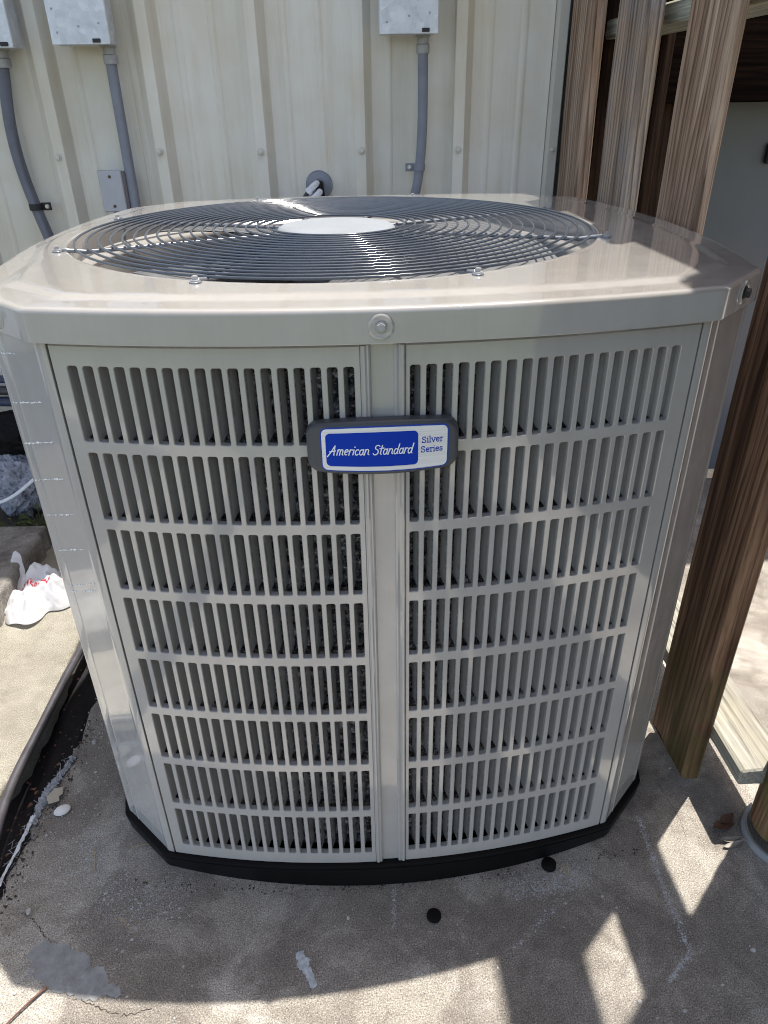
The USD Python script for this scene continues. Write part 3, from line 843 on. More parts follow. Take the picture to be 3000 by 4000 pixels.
def loft(rings, closed_top=False):
    n = len(rings[0])
    V = np.vstack(rings)
    F = []
    for r in range(len(rings) - 1):
        for i in range(n):
            a, b = r * n + i, r * n + (i + 1) % n
            F += [(a, b, b + n), (a, b + n, a + n)]
    m = trimesh.Trimesh(V, F, process=False)
    return m


rz = lambda p, z: np.c_[p, np.full(len(p), z)]
b0 = ring_at(outline(0.0035), (0, 0), ANG)
b1 = ring_at(outline(0.0065), (0, 0), ANG)
tt = np.minimum(np.abs(b0[:, 0]), np.abs(b0[:, 1])) / 0.33
bb = b0 + np.where((np.abs(b0[:, 0]) > np.abs(b0[:, 1]))[:, None], np.c_[np.sign(b0[:, 0]), 0 * tt], np.c_[0 * tt, np.sign(b0[:, 1])]) * (0.0135 * np.clip(1 - tt ** 2, 0, 1))[:, None]
b2 = ring_at(outline(-0.012), (0, 0), ANG)
b3 = ring_at(outline(-0.03), (0, 0), ANG)
obj('base_pan', loft([rz(b3, 0.001), rz(bb, 0.001), rz(b1 + (bb - b1) * 0.15, 0.0215), rz(b0, 0.0230), rz(b1, 0.0242), rz(b1, 0.0287), rz(b0, 0.0300), rz(b2, 0.0300), rz(b2, 0.018), rz(b2 * 0.02, 0.018)]), 'black_plastic', ac, smooth=35)
foot = []
for x, y in ((0.232, -0.428), (-0.28, 0.40), (0.28, 0.40)):
    f_ = lathe([(0, 0.0075), (0.0085, 0.0072), (0.0105, 0.0060), (0.0112, 0.001), (0, 0.001)], 20, at=(x, y - 0.020 if y < 0 else y, 0))
    if x < 0:
        f_.apply_translation((0, 0.006, 0))
    obj('foot', f_, 'black_plastic', ac, smooth=40)

# coil: stacked tubes wrapped in bristling fins, just behind the louvres
cv, cf = [], []
nseg, nring = 60, 7
k = 0
coil_parts = []
crng = np.random.default_rng(5)
xx = np.linspace(-0.29, 0.29, nseg)
for i in range(40):
    z = 0.045 + 0.0187 * i
    base = on_face(xx, z, 0.0365)
    ang = np.linspace(math.pi * 0.55, math.pi * 1.45, nring)
    rows = []
    for a in ang:
        rr_ = 0.0105 + crng.normal(0, 0.0011, nseg)
        rows.append(base + np.c_[np.zeros(nseg), rr_ * np.cos(a), rr_ * np.sin(a)])
    V = np.vstack(rows)
    F = [t for r in range(nring - 1) for s in range(nseg - 1) for t in ((r * nseg + s, r * nseg + s + 1, (r + 1) * nseg + s + 1), (r * nseg + s, (r + 1) * nseg + s + 1, (r + 1) * nseg + s))]
    coil_parts.append(trimesh.Trimesh(V, F, process=False))
coil_face = cat_(coil_parts)
coil_back = trimesh.Trimesh(np.vstack([on_face(xx, 0.03, 0.048), on_face(xx, 0.79, 0.048)]), [t for i in range(nseg - 1) for t in ((i, i + 1, i + 1 + nseg), (i, i + 1 + nseg, i + nseg))], process=False)
# spine bristles
bx_ = crng.uniform(-0.285, 0.285, 9000)
bz_ = 0.045 + 0.0187 * crng.integers(0, 40, 9000) + crng.normal(0, 0.005, 9000)
pb = on_face(bx_, bz_, 0.0290)
pt = on_face(bx_ + crng.normal(0, 0.0016, 9000), bz_ + crng.normal(0, 0.0075, 9000), 0.0235)
w_ = np.c_[np.full(9000, 0.0006), np.zeros(9000), np.zeros(9000)]
V = np.stack([pb - w_, pb + w_, pt], 1).reshape(-1, 3)
bris = trimesh.Trimesh(V, np.arange(27000).reshape(-1, 3), process=False)
coil = cat_([coil_face, coil_back, bris])
obj('coil', cat_([coil] + [spin(cat_([coil_face, coil_back]), k) for k in (1, 2, 3)]), 'coil_fins', ac, smooth=False)

# top cover
FC = np.array([-0.040, 0.005])
HR = 0.362
oc = outline(0.0065)
O = ring_at(oc, FC, ANG)
H = FC + HR * np.c_[np.cos(ANG), np.sin(ANG)]
dist = np.linalg.norm(O - H, axis=1)
dirn = (H - O) / dist[:, None]
fsc = np.minimum(1.0, (dist - 0.010) / 0.075)[:, None]
prof = [(0.010, 0.7945), (0.0004, 0.7938), (0.0, 0.7948), (0.0, 0.8215), (0.0006, 0.8236), (0.0020, 0.8254), (0.0042, 0.8265), (0.0085, 0.8267), (0.0300, 0.8268), (0.0340, 0.8270), (0.0380, 0.8276), (0.0450, 0.8292), (0.0490, 0.8298),
        (0.0540, 0.8300), (0.0600, 0.8300), (0.0700, 0.8300)]
rings = []
for d, z in prof:
    dd = d * fsc if d > 0.0095 else np.minimum(d, 0.010) * np.ones_like(fsc)
    rings.append(rz(O + dirn * dd, z))
for dr, z in ((0.0090, 0.8300), (0.0060, 0.8302), (0.0030, 0.8304), (0.0010, 0.8299), (0.0, 0.8282), (-0.0005, 0.822), (0.0, 0.80)):
    rings.append(rz(FC + (HR + dr) * np.c_[np.cos(ANG), np.sin(ANG)], z))
cover = obj('top_cover', loft(rings), 'taupe_paint', ac, smooth=50)
sh = [rz(FC + r * np.c_[np.cos(ANG[::4]), np.sin(ANG[::4])], z) for r, z in ((0.362, 0.800), (0.350, 0.792), (0.346, 0.785), (0.346, 0.70), (0.36, 0.68))]
obj('fan_shroud', loft(sh), 'taupe_paint', ac, smooth=40)
# cover screws
yb_ = float(arc_y(0.0)) - 0.0065
cup = lathe([(0.0, 0.0004), (0.0070, 0.0004), (0.0092, 0.0014), (0.0105, 0.0015), (0.0120, 0.0002)], 40, axis='-y', at=(-0.003, yb_ - 0.0001, 0.8095))
obj('screw_cup', cup, 'taupe_paint', ac, smooth=60)
obj('cover_screw', hexbolt((-0.003, yb_ - 0.0006, 0.8098), (0, -1, 0), 0.0040, 0.0026, 0.0052), 'fitting_grey', ac, smooth=30)
for sx in (-1, 1):
    o = ring_at(oc, (0, 0), [math.atan2(-1.0, sx)])[0]
    ax = np.array([sx, -1, 0]) / math.sqrt(2)
    cupc = lathe([(0.0, 0.0006), (0.0065, 0.0006), (0.009, 0.0018), (0.0115, 0.0019), (0.0130, 0.0002)], 32, axis=ax, at=(o[0], o[1], 0.8115))
    obj('screw_cup', cupc, 'taupe_paint' if sx > 0 else 'taupe_paint', ac, smooth=60)
    obj('cover_screw', hexbolt((o[0] + ax[0] * 0.0006, o[1] + ax[1] * 0.0006, 0.8115), ax, 0.0048, 0.004, 0.0064), 'dark_metal', ac, smooth=30)

# fan guard
RZ = 0.8322
gd = obj('fan_guard', lathe([(0.088, RZ - 0.006), (0.090, RZ - 0.004), (0.092, RZ - 0.006), (0.090, RZ - 0.008), (0.088, RZ - 0.006)], 72, at=(FC[0], FC[1], 0)), 'wire_coat', ac, smooth=60)
NRING = 18
for i in range(NRING):
    r = 0.098 + (0.3535 - 0.098) * i / (NRING - 1)
    z = RZ + 0.0025 * (1 - (r / 0.36) ** 2)
    m = trimesh.creation.torus(major_radius=r, minor_radius=0.0016, major_sections=120, minor_sections=8)
    m.apply_translation((FC[0], FC[1], z))
    obj('ring_wire', m, 'wire_coat', gd, smooth=True)
for k in range(8):
    a = math.radians(22.5 + 45 * k)
    u = np.array([math.cos(a), math.sin(a)])
    p = [np.r_[FC + u * r, z] for r, z in ((0.088, RZ - 0.0052), (0.20, RZ - 0.0047), (0.340, RZ - 0.0050), (0.362, RZ - 0.0015), (0.369, RZ - 0.0005))]
    v = np.array([-u[1], u[0], 0])
    loop = [np.r_[FC + u * 0.3745, RZ - 0.0015] + 0.0050 * (math.cos(t) * np.r_[u, 0] * -1 + math.sin(t) * v) for t in np.linspace(0, 2 * math.pi, 14)]
    obj('spoke', cat_([tube(p, 0.0026, 10), tube(loop, 0.0014, 8)]), 'spoke_grey', gd, smooth=True)
    obj('guard_bolt', hexbolt(np.r_[FC + u * 0.3745, RZ - 0.0006], (0, 0, 1), 0.0032, 0.0034, 0.0046), 'fitting_grey', gd, smooth=30)
obj('hub_cover', lathe([(0.0, RZ + 0.0030), (0.070, RZ + 0.0024), (0.0785, RZ + 0.0014), (0.0835, RZ - 0.0015), (0.0860, RZ - 0.007), (0.0862, RZ - 0.0105), (0.080, RZ - 0.012)], 96, at=(FC[0], FC[1], 0)), 'hub_grey', ac, smooth=45)
obj('fan_motor', lathe([(0.0, 0.817), (0.068, 0.817), (0.072, 0.812), (0.072, 0.735), (0.06, 0.722), (0.0, 0.722)], 40, at=(FC[0], FC[1], 0)), 'blade_grey', ac, smooth=40)
for k in range(4):
    a0 = math.radians(10 + 90 * k)
    nu, nv = 12, 14
    V = []
    for i in range(nu):
        r = 0.06 + (0.335 - 0.06) * i / (nu - 1)
        half = math.radians(24 + 12 * (i / (nu - 1)))
        for j in range(nv):
            t = j / (nv - 1) * 2 - 1
            a = a0 + half * t + 0.25 * (i / (nu - 1)) ** 2
            z = 0.782 + 0.026 * t * (0.6 + 0.4 * r / 0.33) + 0.012 * (1 - t * t)
            V.append((FC[0] + r * math.cos(a), FC[1] + r * math.sin(a), z))
    F = [t for i in range(nu - 1) for j in range(nv - 1) for t in ((i * nv + j, (i + 1) * nv + j, (i + 1) * nv + j + 1), (i * nv + j, (i + 1) * nv + j + 1, i * nv + j + 1))]
    top = trimesh.Trimesh(V, F, process=False)
    bot = top.copy()
    bot.apply_translation((0, 0, -0.0015))
    bot.invert()
    obj('fan_blade', cat_([top, bot]), 'blade_grey', ac, smooth=40)
obj('inner_floor', prism(outline(-0.07), 0.02, 0.03), 'gap_black', ac)

# ------------------------------------------------------------------ badge
BC = np.array([-0.0030, 0.6935])
YB = float(arc_y(0.0)) - 0.016


def bow_rect(x0, x1, z0, z1, r, bow, n=24):
    """rounded rectangle whose long edges belly outwards"""
    b = sg.box(x0, z0, x1, z1)
    b = shapely.segmentize(b, (x1 - x0) / n).buffer(-r).buffer(r, quad_segs=6)
    b = shapely.segmentize(b, (x1 - x0) / n)
    zc, hz, xc, hx = (z0 + z1) / 2, (z1 - z0) / 2, (x0 + x1) / 2, (x1 - x0) / 2
    pts = [(x, z + bow * (1 - min(1, abs((x - BC[0]) / 0.074)) ** 2) * (z - zc) / hz) for x, z in b.exterior.coords]
    return sg.Polygon(pts)


def badge_y(x):
    return YB + 0.030 * ((x - BC[0]) / 0.074) ** 2 * 0.22


def face_xz(poly, proud, thick):
    """polygon in x, z made into a thin plate that faces -y and follows the badge's curve"""
    ms = []
    for g in getattr(poly, 'geoms', [poly]):
        if g.is_empty or g.area < 1e-9:
            continue
        x0, _, x1, _ = g.bounds
        for xa in np.arange(math.floor(x0 / 0.006) * 0.006, x1, 0.006):
            part = g.intersection(sg.box(xa, -1, xa + 0.006, 2))
            for h in getattr(part, 'geoms', [part]):
                if h.geom_type != 'Polygon' or h.area < 1e-10:
                    continue
                m = trimesh.creation.extrude_polygon(h, thick, engine='earcut')
                v = m.vertices.copy()
                m.vertices = np.c_[v[:, 0], badge_y(v[:, 0]) - proud - v[:, 2] + thick, v[:, 1]]
                m.invert()
                ms.append(m)
    return cat_(ms)


outer = bow_rect(BC[0] - 0.0745, BC[0] + 0.0745, BC[1] - 0.0252, BC[1] + 0.0252, 0.0125, 0.0038)
bh = []
for inset, y in ((0.0, 0.012), (0.0, 0.004), (0.0008, 0.0022), (0.0022, 0.0008), (0.0040, 0.0001), (0.0060, 0.0)):
    pg = outer.buffer(-inset) if inset else outer
    rr_ = np.array([g for g in ring_at(pg, tuple(BC), np.linspace(0, 2 * math.pi, 200, endpoint=False))])
    bh.append(np.c_[rr_[:, 0], badge_y(rr_[:, 0]) + y, rr_[:, 1]])
nb = 200
V = np.vstack(bh + [np.array([[BC[0], YB, BC[1]]])])
F = []
for r in range(len(bh) - 1):
    for i in range(nb):
        a, b = r * nb + i, r * nb + (i + 1) % nb
        F += [(a, b, b + nb), (a, b + nb, a + nb)]
body_b = trimesh.Trimesh(V, F, process=False)
capm = face_xz(outer.buffer(-0.0058), 0.0, 0.0002)
bdg = obj('badge', cat_([body_b, capm]), 'badge_grey', ac, smooth=40)
P1 = bow_rect(BC[0] - 0.0610, BC[0] + 0.0640, BC[1] - 0.0215, BC[1] + 0.0215, 0.006, 0.0028)
P2 = bow_rect(BC[0] - 0.0598, BC[0] + 0.0625, BC[1] - 0.0202, BC[1] + 0.0202, 0.005, 0.0027)
P3 = bow_rect(BC[0] - 0.0560, BC[0] + 0.0335, BC[1] - 0.0158, BC[1] + 0.0158, 0.004, 0.0024)
obj('badge_border', face_xz(P1, 0.0006, 0.0006), 'badge_edge_blue', bdg)
obj('silver_plate', face_xz(P2, 0.0010, 0.0004), 'brushed_silver', bdg)
obj('blue_field', face_xz(P3, 0.0014, 0.0004), 'badge_blue', bdg)

# handwriting: each letter is strokes in a box one x-height tall (A, S, t, d rise to about 1.7); slanted afterwards
def arcp(cx, cy, rx, ry, a0, a1, n=9):
    return [(cx + rx * math.cos(math.radians(a)), cy + ry * math.sin(math.radians(a))) for a in np.linspace(a0, a1, n)]


SCRIPT = {
    'A': (1.25, [[(-0.15, -0.25), (0.25, 0.45), (0.72, 1.55), (0.78, 0.7), (0.86, 0.0)], [(0.02, 0.55), (0.55, 0.62), (1.0, 0.7)]]),
    'm': (1.22, [[(0.1, 0.0), (0.14, 0.9)], [(0.14, 0.55)] + arcp(0.36, 0.62, 0.2, 0.32, 150, 0, 6) + [(0.55, 0.0)], [(0.56, 0.55)] + arcp(0.78, 0.62, 0.2, 0.32, 150, 0, 6) + [(0.98, 0.1), (1.1, 0.05)]]),
    'e': (0.78, [[(0.12, 0.45), (0.62, 0.6)] + arcp(0.38, 0.5, 0.28, 0.45, 20, 300, 12)]),
    'r': (0.62, [[(0.1, 0.0), (0.16, 0.92)], [(0.15, 0.5)] + arcp(0.4, 0.55, 0.26, 0.36, 150, 50, 5)]),
    'i': (0.40, [[(0.16, 0.9), (0.16, 0.05)], [(0.2, 1.28), (0.24, 1.36)]]),
    'c': (0.72, [arcp(0.38, 0.46, 0.30, 0.45, 50, 320, 12)]),
    'a': (0.86, [arcp(0.36, 0.45, 0.28, 0.44, 40, 360, 14), [(0.66, 0.92), (0.66, 0.2), (0.8, 0.03)]]),
    'n': (0.92, [[(0.1, 0.0), (0.15, 0.9)], [(0.14, 0.5)] + arcp(0.42, 0.58, 0.25, 0.35, 150, 0, 6) + [(0.68, 0.15), (0.85, 0.05)]]),
    'S': (1.10, [arcp(0.62, 1.2, 0.36, 0.34, 30, 250, 10) + arcp(0.50, 0.42, 0.42, 0.44, 75, -150, 12)]),
    't': (0.62, [[(0.26, 1.5), (0.22, 0.2), (0.42, 0.02)], [(-0.05, 0.98), (0.62, 1.06)]]),
    'd': (0.90, [arcp(0.36, 0.45, 0.28, 0.44, 40, 360, 14), [(0.70, 1.62), (0.66, 0.2), (0.80, 0.03)]]),
    ' ': (0.50, []),
}


def lettering(font, text, x, z, height, stroke, slant=0.0, width=1.0, slope=0.0):
    geo, cx = [], 0.0
    for ch in text:
        adv, strokes = font[ch]
        for s in strokes:
            pts = [((cx + px + slant * pz) * width * height, pz * height) for px, pz in s]
            geo.append(sg.LineString(pts).buffer(stroke / 2, quad_segs=3))
        cx += adv
    g = shapely.union_all(geo).simplify(stroke * 0.03)
    g = shapely.affinity.rotate(g, slope, origin=(0, 0)) if slope else g
    return shapely.affinity.translate(g, x, z), cx * width * height


obj('brand_lettering', face_xz(lettering(SCRIPT, 'American Standard', BC[0] - 0.0535, BC[1] - 0.0052, 0.0064, 0.00105, slant=0.28, width=0.905)[0], 0.00165, 0.00025), 'badge_white', bdg)


def sf(x, z, w=0.2):
    return [(x - w, z), (x + w, z)]


SERIF = {
    'S': (0.98, [arcp(0.45, 1.08, 0.30, 0.32, 40, 250, 9) + arcp(0.45, 0.36, 0.34, 0.36, 70, -140, 10), [(0.72, 1.4), (0.72, 1.12)], [(0.10, 0.36), (0.10, 0.02)]]),
    'i': (0.46, [[(0.22, 0.95), (0.22, 0.0)], sf(0.22, 0.0, 0.17), [(0.05, 0.92), (0.22, 0.95)], [(0.2, 1.32), (0.24, 1.36)]]),
    'l': (0.46, [[(0.22, 1.5), (0.22, 0.0)], sf(0.22, 0.0, 0.17), [(0.05, 1.46), (0.22, 1.5)]]),
    'v': (0.90, [[(0.10, 0.95), (0.44, 0.0), (0.78, 0.95)], sf(0.12, 0.95, 0.16), sf(0.76, 0.95, 0.14)]),
    'e': (0.82, [[(0.10, 0.52), (0.68, 0.52)] + arcp(0.40, 0.48, 0.30, 0.47, 8, 318, 12)]),
    'r': (0.66, [[(0.22, 0.95), (0.22, 0.0)], sf(0.22, 0.0, 0.17), [(0.05, 0.92), (0.22, 0.95)], [(0.22, 0.55)] + arcp(0.45, 0.62, 0.22, 0.30, 150, 45, 5)]),
    's': (0.72, [arcp(0.34, 0.71, 0.21, 0.22, 40, 250, 8) + arcp(0.34, 0.24, 0.24, 0.24, 70, -140, 9), [(0.54, 0.92), (0.54, 0.75)], [(0.09, 0.25), (0.09, 0.02)]]),
}
for word, x, z in (('Silver', 0.0371, 0.0045), ('Series', 0.0362, -0.0055)):
    obj('series_lettering', face_xz(lettering(SERIF, word, BC[0] + x, BC[1] + z, 0.0043, 0.00080, width=1.15, slope=1.0)[0], 0.00125, 0.00025), 'badge_blue', bdg)

# ------------------------------------------------------------------ fence
fence = thing('wooden_fence', 'weathered brown wooden fence of upright boards right of the condenser', 'fence')


def board(x0, x1, y0, y1, z0, z1, mat, label=None, lean=0.0, seed=0):
    m = box(x0, x1, y0, y1, z0, z1, 0.0055)
    m = m.subdivide().subdivide().subdivide() if False else m
    # subdivide along the length for a slight warp
    m = trimesh.Trimesh(*trimesh.remesh.subdivide_to_size(m.vertices, m.faces, 0.09), process=True)
    v = m.vertices.copy()
    v[:, 0] += 0.004 * np.sin(v[:, 2] * 2.3 + seed) + lean * (v[:, 2] - z0)
    v[:, 1] += 0.003 * np.sin(v[:, 2] * 3.1 + seed * 2.1)
    v += (meshkit.fbm(v * (25, 25, 6), 2, seed)[:, None] - 0.5) * 0.0035
    m.vertices = v
    return obj('board', m, mat, fence, smooth=30, label=label)


FT = 1.77


def nails(x, y0, y1, zs):
    for z in zs:
        for y in (y0 + 0.03, y1 - 0.03):
            obj('nail', lathe([(0.0036, -0.002), (0.0034, 0.0005), (0, 0.0009)], 10, axis=(-1, 0, 0), at=(x + 0.004 * math.sin(z * 2.3), y, z)), 'rust', fence, smooth=True)


board(0.482, 0.512, 0.590, 0.735, 0.04, FT, 'warm_wood', seed=1)
board(0.482, 0.514, 0.288, 0.430, 0.04, FT, 'grey_wood', seed=2)
board(0.482, 0.502, -0.012, 0.130, 0.03, FT, 'warm_wood', seed=3)
board(0.482, 0.513, -0.334, -0.206, 0.022, FT, 'mossy_wood', 'dark mossy board nearest the camera', seed=4)
nails(0.4815, 0.590, 0.735, (1.105,))
nails(0.4815, 0.288, 0.430, (1.105,))
nails(0.4815, -0.012, 0.130, (1.105,))
nails(0.4800, -0.334, -0.206, (0.115,))
# boards nailed to the far side of the rails
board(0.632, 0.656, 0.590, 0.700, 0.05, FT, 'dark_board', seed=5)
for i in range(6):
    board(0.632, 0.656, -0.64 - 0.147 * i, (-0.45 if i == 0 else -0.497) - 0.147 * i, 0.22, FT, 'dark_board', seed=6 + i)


def rail(x0, x1, y0, y1, z0, z1, mat, seed=0, label=None):
    m = box(x0, x1, y0, y1, z0, z1, 0.003)
    m = trimesh.Trimesh(*trimesh.remesh.subdivide_to_size(m.vertices, m.faces, 0.07), process=True)
    v = m.vertices.copy()
    v += (meshkit.fbm(v * (30, 8, 30), 2, seed)[:, None] - 0.5) * 0.004
    m.vertices = v
    obj('rail', m, mat, fence, smooth=30, label=label)


rail(0.5150, 0.595, -0.408, 0.655, 0.098, 0.132, 'rail_wood', 20, 'sunlit bleached bottom rail')
rail(0.5335, 0.630, -1.4, 0.655, 1.092, 1.124, 'rail_mossy', 21)
rail(0.5335, 0.570, -1.4, 0.655, 1.585, 1.840, 'rail_mossy', 22)


rail(0.5335, 0.570, -0.25, 0.655, 1.300, 1.580, 'rail_mossy', 23)


def round_post(x, y, r, z0, z1, mat, seed):
    m = lathe([(0, z0), (r, z0), (r * 1.01, z0 + 0.1)] + [(r, z) for z in np.linspace(z0 + 0.2, z1, 24)] + [(0, z1)], 28, at=(x, y, 0))
    rough(m, 0.0025, 14, seed)
    return m


obj('post', round_post(0.604, -0.430, 0.056, 0.03, FT, 'mossy_wood', 3), 'mossy_wood', fence, smooth=50, label='mossy round post in a pale metal collar')
obj('post_collar', lathe([(0.057, 0.001), (0.0635, 0.001), (0.0635, 0.012), (0.062, 0.0135), (0.057, 0.012)], 40, at=(0.604, -0.430, 0)), 'collar_zinc', fence, smooth=35)
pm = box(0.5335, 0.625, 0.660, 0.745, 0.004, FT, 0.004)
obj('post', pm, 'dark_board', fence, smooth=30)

# dark horizontal timbers behind the fence
tf_ = thing('timber_frame', 'dark brown horizontal timbers high behind the fence', 'timber frame')
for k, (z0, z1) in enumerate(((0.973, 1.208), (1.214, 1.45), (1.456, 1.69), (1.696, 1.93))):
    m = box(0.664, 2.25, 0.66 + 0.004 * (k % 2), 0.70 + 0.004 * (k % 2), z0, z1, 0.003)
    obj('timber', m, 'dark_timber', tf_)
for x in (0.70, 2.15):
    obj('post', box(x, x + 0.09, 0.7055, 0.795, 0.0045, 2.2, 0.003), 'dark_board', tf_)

# ------------------------------------------------------------------ things in the trench and on the ground
pipe = [(-0.600, 0.70, 0.006), (-0.606, 0.4, 0.007), (-0.609, 0.113, 0.008), (-0.6155, 0.0, 0.008), (-0.619, -0.12, 0.007), (-0.622, -0.22, 0.008), (-0.616, -0.30, 0.009), (-0.606, -0.36, 0.010), (-0.60, -0.6, 0.008), (-0.61, -1.6, 0.006)]
obj('black_hose', tube(spline(pipe, 90), 0.0080, 16), 'cable_black', smooth=60, label='black hose lying along the trench at the left', cat='hose')


def strip_mesh(path, w0, seed, lift=0.003, ragged=0.004):
    path = spline(path, 60)
    t = np.gradient(path, axis=0)
    t /= np.linalg.norm(t, axis=1, keepdims=True)
    nrm = np.c_[-t[:, 1], t[:, 0], t[:, 2] * 0]
    r = np.random.default_rng(seed)
    rows = []
    for k, s in enumerate(np.linspace(-1, 1, 6)):
        wv = w0 * (0.75 + 0.25 * np.sin(np.linspace(0, 7, 60) + seed))
        jit = r.normal(0, ragged if abs(s) > 0.9 else ragged * 0.4, 60)
        p = path + nrm * ((s * wv + jit)[:, None])
        p[:, 2] += lift * (1 - s * s) + r.normal(0, 0.0012, 60) + 0.0015
        rows.append(p)
    V = np.vstack(rows)
    F = [q_ for a in range(5) for i in range(59) for q_ in ((a * 60 + i, (a + 1) * 60 + i + 1, a * 60 + i + 1), (a * 60 + i, (a + 1) * 60 + i, (a + 1) * 60 + i + 1))]
    return trimesh.Trimesh(V, F, process=False)


obj('frayed_cloth', strip_mesh([(-0.541, -0.19, 0.003), (-0.547, -0.225, 0.003), (-0.558, -0.262, 0.003), (-0.560, -0.30, 0.002), (-0.561, -0.325, 0.003)], 0.0085, 4, 0.004, 0.0016), 'pale_fibre', smooth=40,
    label='frayed grey strip of cloth on the edge of the trench', cat='cloth')
obj('white_strap', cat_([strip_mesh([(-0.563, -0.31, 0.007), (-0.566, -0.36, 0.006), (-0.570, -0.41, 0.006), (-0.575, -0.50, 0.005), (-0.585, -0.62, 0.005)], 0.0042, 9, 0.002, 0.0005)]), 'white_cable', smooth=40,
    label='thin white strap running along the edge of the trench', cat='strap')
V, F = [], []
hr = np.random.default_rng(3)
for i in range(110):
    y = hr.uniform(-0.5, -0.19)
    x = np.interp(y, [-0.5, -0.36, -0.26, -0.19], [-0.573, -0.565, -0.556, -0.541]) + hr.normal(0, 0.006)
    a = hr.uniform(0, 6.28)
    L = hr.uniform(0.004, 0.013)
    p = np.array([x, y, 0.004 + hr.uniform(0, 0.006)])
    d = np.array([math.cos(a), math.sin(a), hr.normal(0, 0.25)]) * L
    w = np.array([-d[1], d[0], 0]) / L * 0.00035
    k = len(V)
    V += [p - w, p + w, p + d + w, p + d - w]
    F += [(k, k + 1, k + 2), (k, k + 2, k + 3)]
obj('loose_fibres', (V, F), 'pale_fibre', label='pale loose fibres scattered along the trench edge', cat='fibres', kind='stuff')
cardp = sg.Polygon([(-0.545, -0.262), (-0.533, -0.258), (-0.530, -0.270), (-0.534, -0.276), (-0.531, -0.284), (-0.545, -0.292), (-0.552, -0.28)])
m = prism(cardp, 0.010, 0.0115)
m.apply_transform(trimesh.transformations.rotation_matrix(0.25, (0, 1, 0), (-0.54, -0.27, 0.01)))
obj('card_scrap', m, 'card_tan', label='torn tan scrap of card beside the frayed cloth', cat='scrap')
shell = trimesh.creation.icosphere(3, 1.0)
shell.apply_scale((0.013, 0.0095, 0.005))
shell.apply_transform(trimesh.transformations.rotation_matrix(0.5, (0, 0, 1)))
shell.apply_translation((-0.522, -0.300, 0.005))
obj('white_pebble', rough(shell, 0.0008, 90, 2), 'shell_white', smooth=True, label='oval white pebble next to the tan card scrap', cat='pebble')

# white carrier bag
nu = 96
uu, vv = np.meshgrid(np.linspace(-1, 1, nu), np.linspace(-1, 1, nu), indexing='ij')
rad = np.maximum(np.abs(uu), np.abs(vv))
ang = np.arctan2(vv, uu)
edge = 1 + 0.16 * np.sin(3 * ang + 0.6) + 0.10 * np.sin(5 * ang + 2) + 0.06 * np.sin(9 * ang)
rr_ = np.hypot(uu, vv) + 1e-9
disc = rad / rr_
bxx, byy = uu * disc * edge, vv * disc * edge
bz = 0.056 * np.clip(1 - rad ** 2.2, 0, 1) ** 0.8
fold = meshkit.fbm(np.stack([bxx * 1.6 + 3, byy * 2.6, bxx * 0], -1), 4, 8) - 0.5
ridge = np.abs(meshkit.fbm(np.stack([bxx * 2.1 + 9, byy * 1.2, bxx * 0 + 2], -1), 3, 21) - 0.5)
crease = np.abs(meshkit.fbm(np.stack([bxx * 1.8 + byy * 1.1, byy * 2.0 - bxx * 0.8, bxx * 0 + 5], -1), 4, 33) - 0.5)
bz = bz * (1 + 1.3 * fold - 0.9 * ridge - 1.1 * crease) + 0.010 * (1 - rad) + 0.004 + 0.008 * (rad > 0.97) * np.clip(np.sin(ang * 4 + 1), 0, 1)
th = -0.18
BX, BY = 0.084 * bxx, 0.092 * byy
bag = np.stack([-0.757 + BX * math.cos(th) - BY * math.sin(th), 0.290 + BX * math.sin(th) + BY * math.cos(th), np.maximum(bz, 0.003)], -1)
vid = np.arange(nu * nu).reshape(nu, nu)
q = np.stack([vid[:-1, :-1], vid[1:, :-1], vid[1:, 1:], vid[:-1, 1:]], -1).reshape(-1, 4)
bf = np.vstack([q[:, [0, 1, 2]], q[:, [0, 2, 3]]])
bt = thing('carrier_bag', 'crumpled white plastic carrier bag with red print on the left pavement', 'bag')
obj('bag_sheet', (bag.reshape(-1, 3), bf), 'bag_plastic', bt, smooth=True)
hnd = spline([(-0.812, 0.335, 0.030), (-0.822, 0.352, 0.050), (-0.830, 0.368, 0.066), (-0.833, 0.382, 0.072)], 14)
hw = np.interp(np.arange(14), [0, 4, 10, 13], [0.005, 0.010, 0.011, 0.006])
hz = 0.003 * np.sin(np.arange(14) * 1.3)
hv = np.vstack([hnd + np.c_[hw, hw * 0.4, hz], hnd + np.c_[0 * hw, 0 * hw, 0.004 - hz], hnd - np.c_[hw, hw * 0.4, hz]])
obj('handle_flap', (hv, [t for b in range(2) for i in range(13) for t in ((b * 14 + i, b * 14 + i + 1, b * 14 + i + 15), (b * 14 + i, b * 14 + i + 15, b * 14 + i + 14))]), 'bag_plastic', bt, smooth=True)
# red print: bands that lie on the sheet
pv, pf = [], []
nn = np.zeros_like(bag)
du, dv = np.gradient(bag, axis=0), np.gradient(bag, axis=1)
nn = np.cross(du, dv)
nn /= np.linalg.norm(nn, axis=-1, keepdims=True)
nn *= np.sign(nn[..., 2:3])
pr_ = np.random.default_rng(4)
for i in range(18, 68):
    for j in range(38, 56):
        s = (i - 18) / 50
        band = 46.5 - 4.5 * s + 1.2 * math.sin(i * 0.9)
        off = j - band
        if abs(off) < 2.6 and pr_.random() < 0.88 and not (i % 7 in (0, 1)) and not (0.2 < off < 1.2 and i % 3):
            k = len(pv)
            for a, b in ((i, j), (i + 1, j), (i + 1, j + 1), (i, j + 1)):
                pv.append(bag[a, b] + nn[a, b] * 0.0012)
            pf += [(k, k + 1, k + 2), (k, k + 2, k + 3)]
obj('red_print', (np.array(pv), pf), 'red_print', bt)

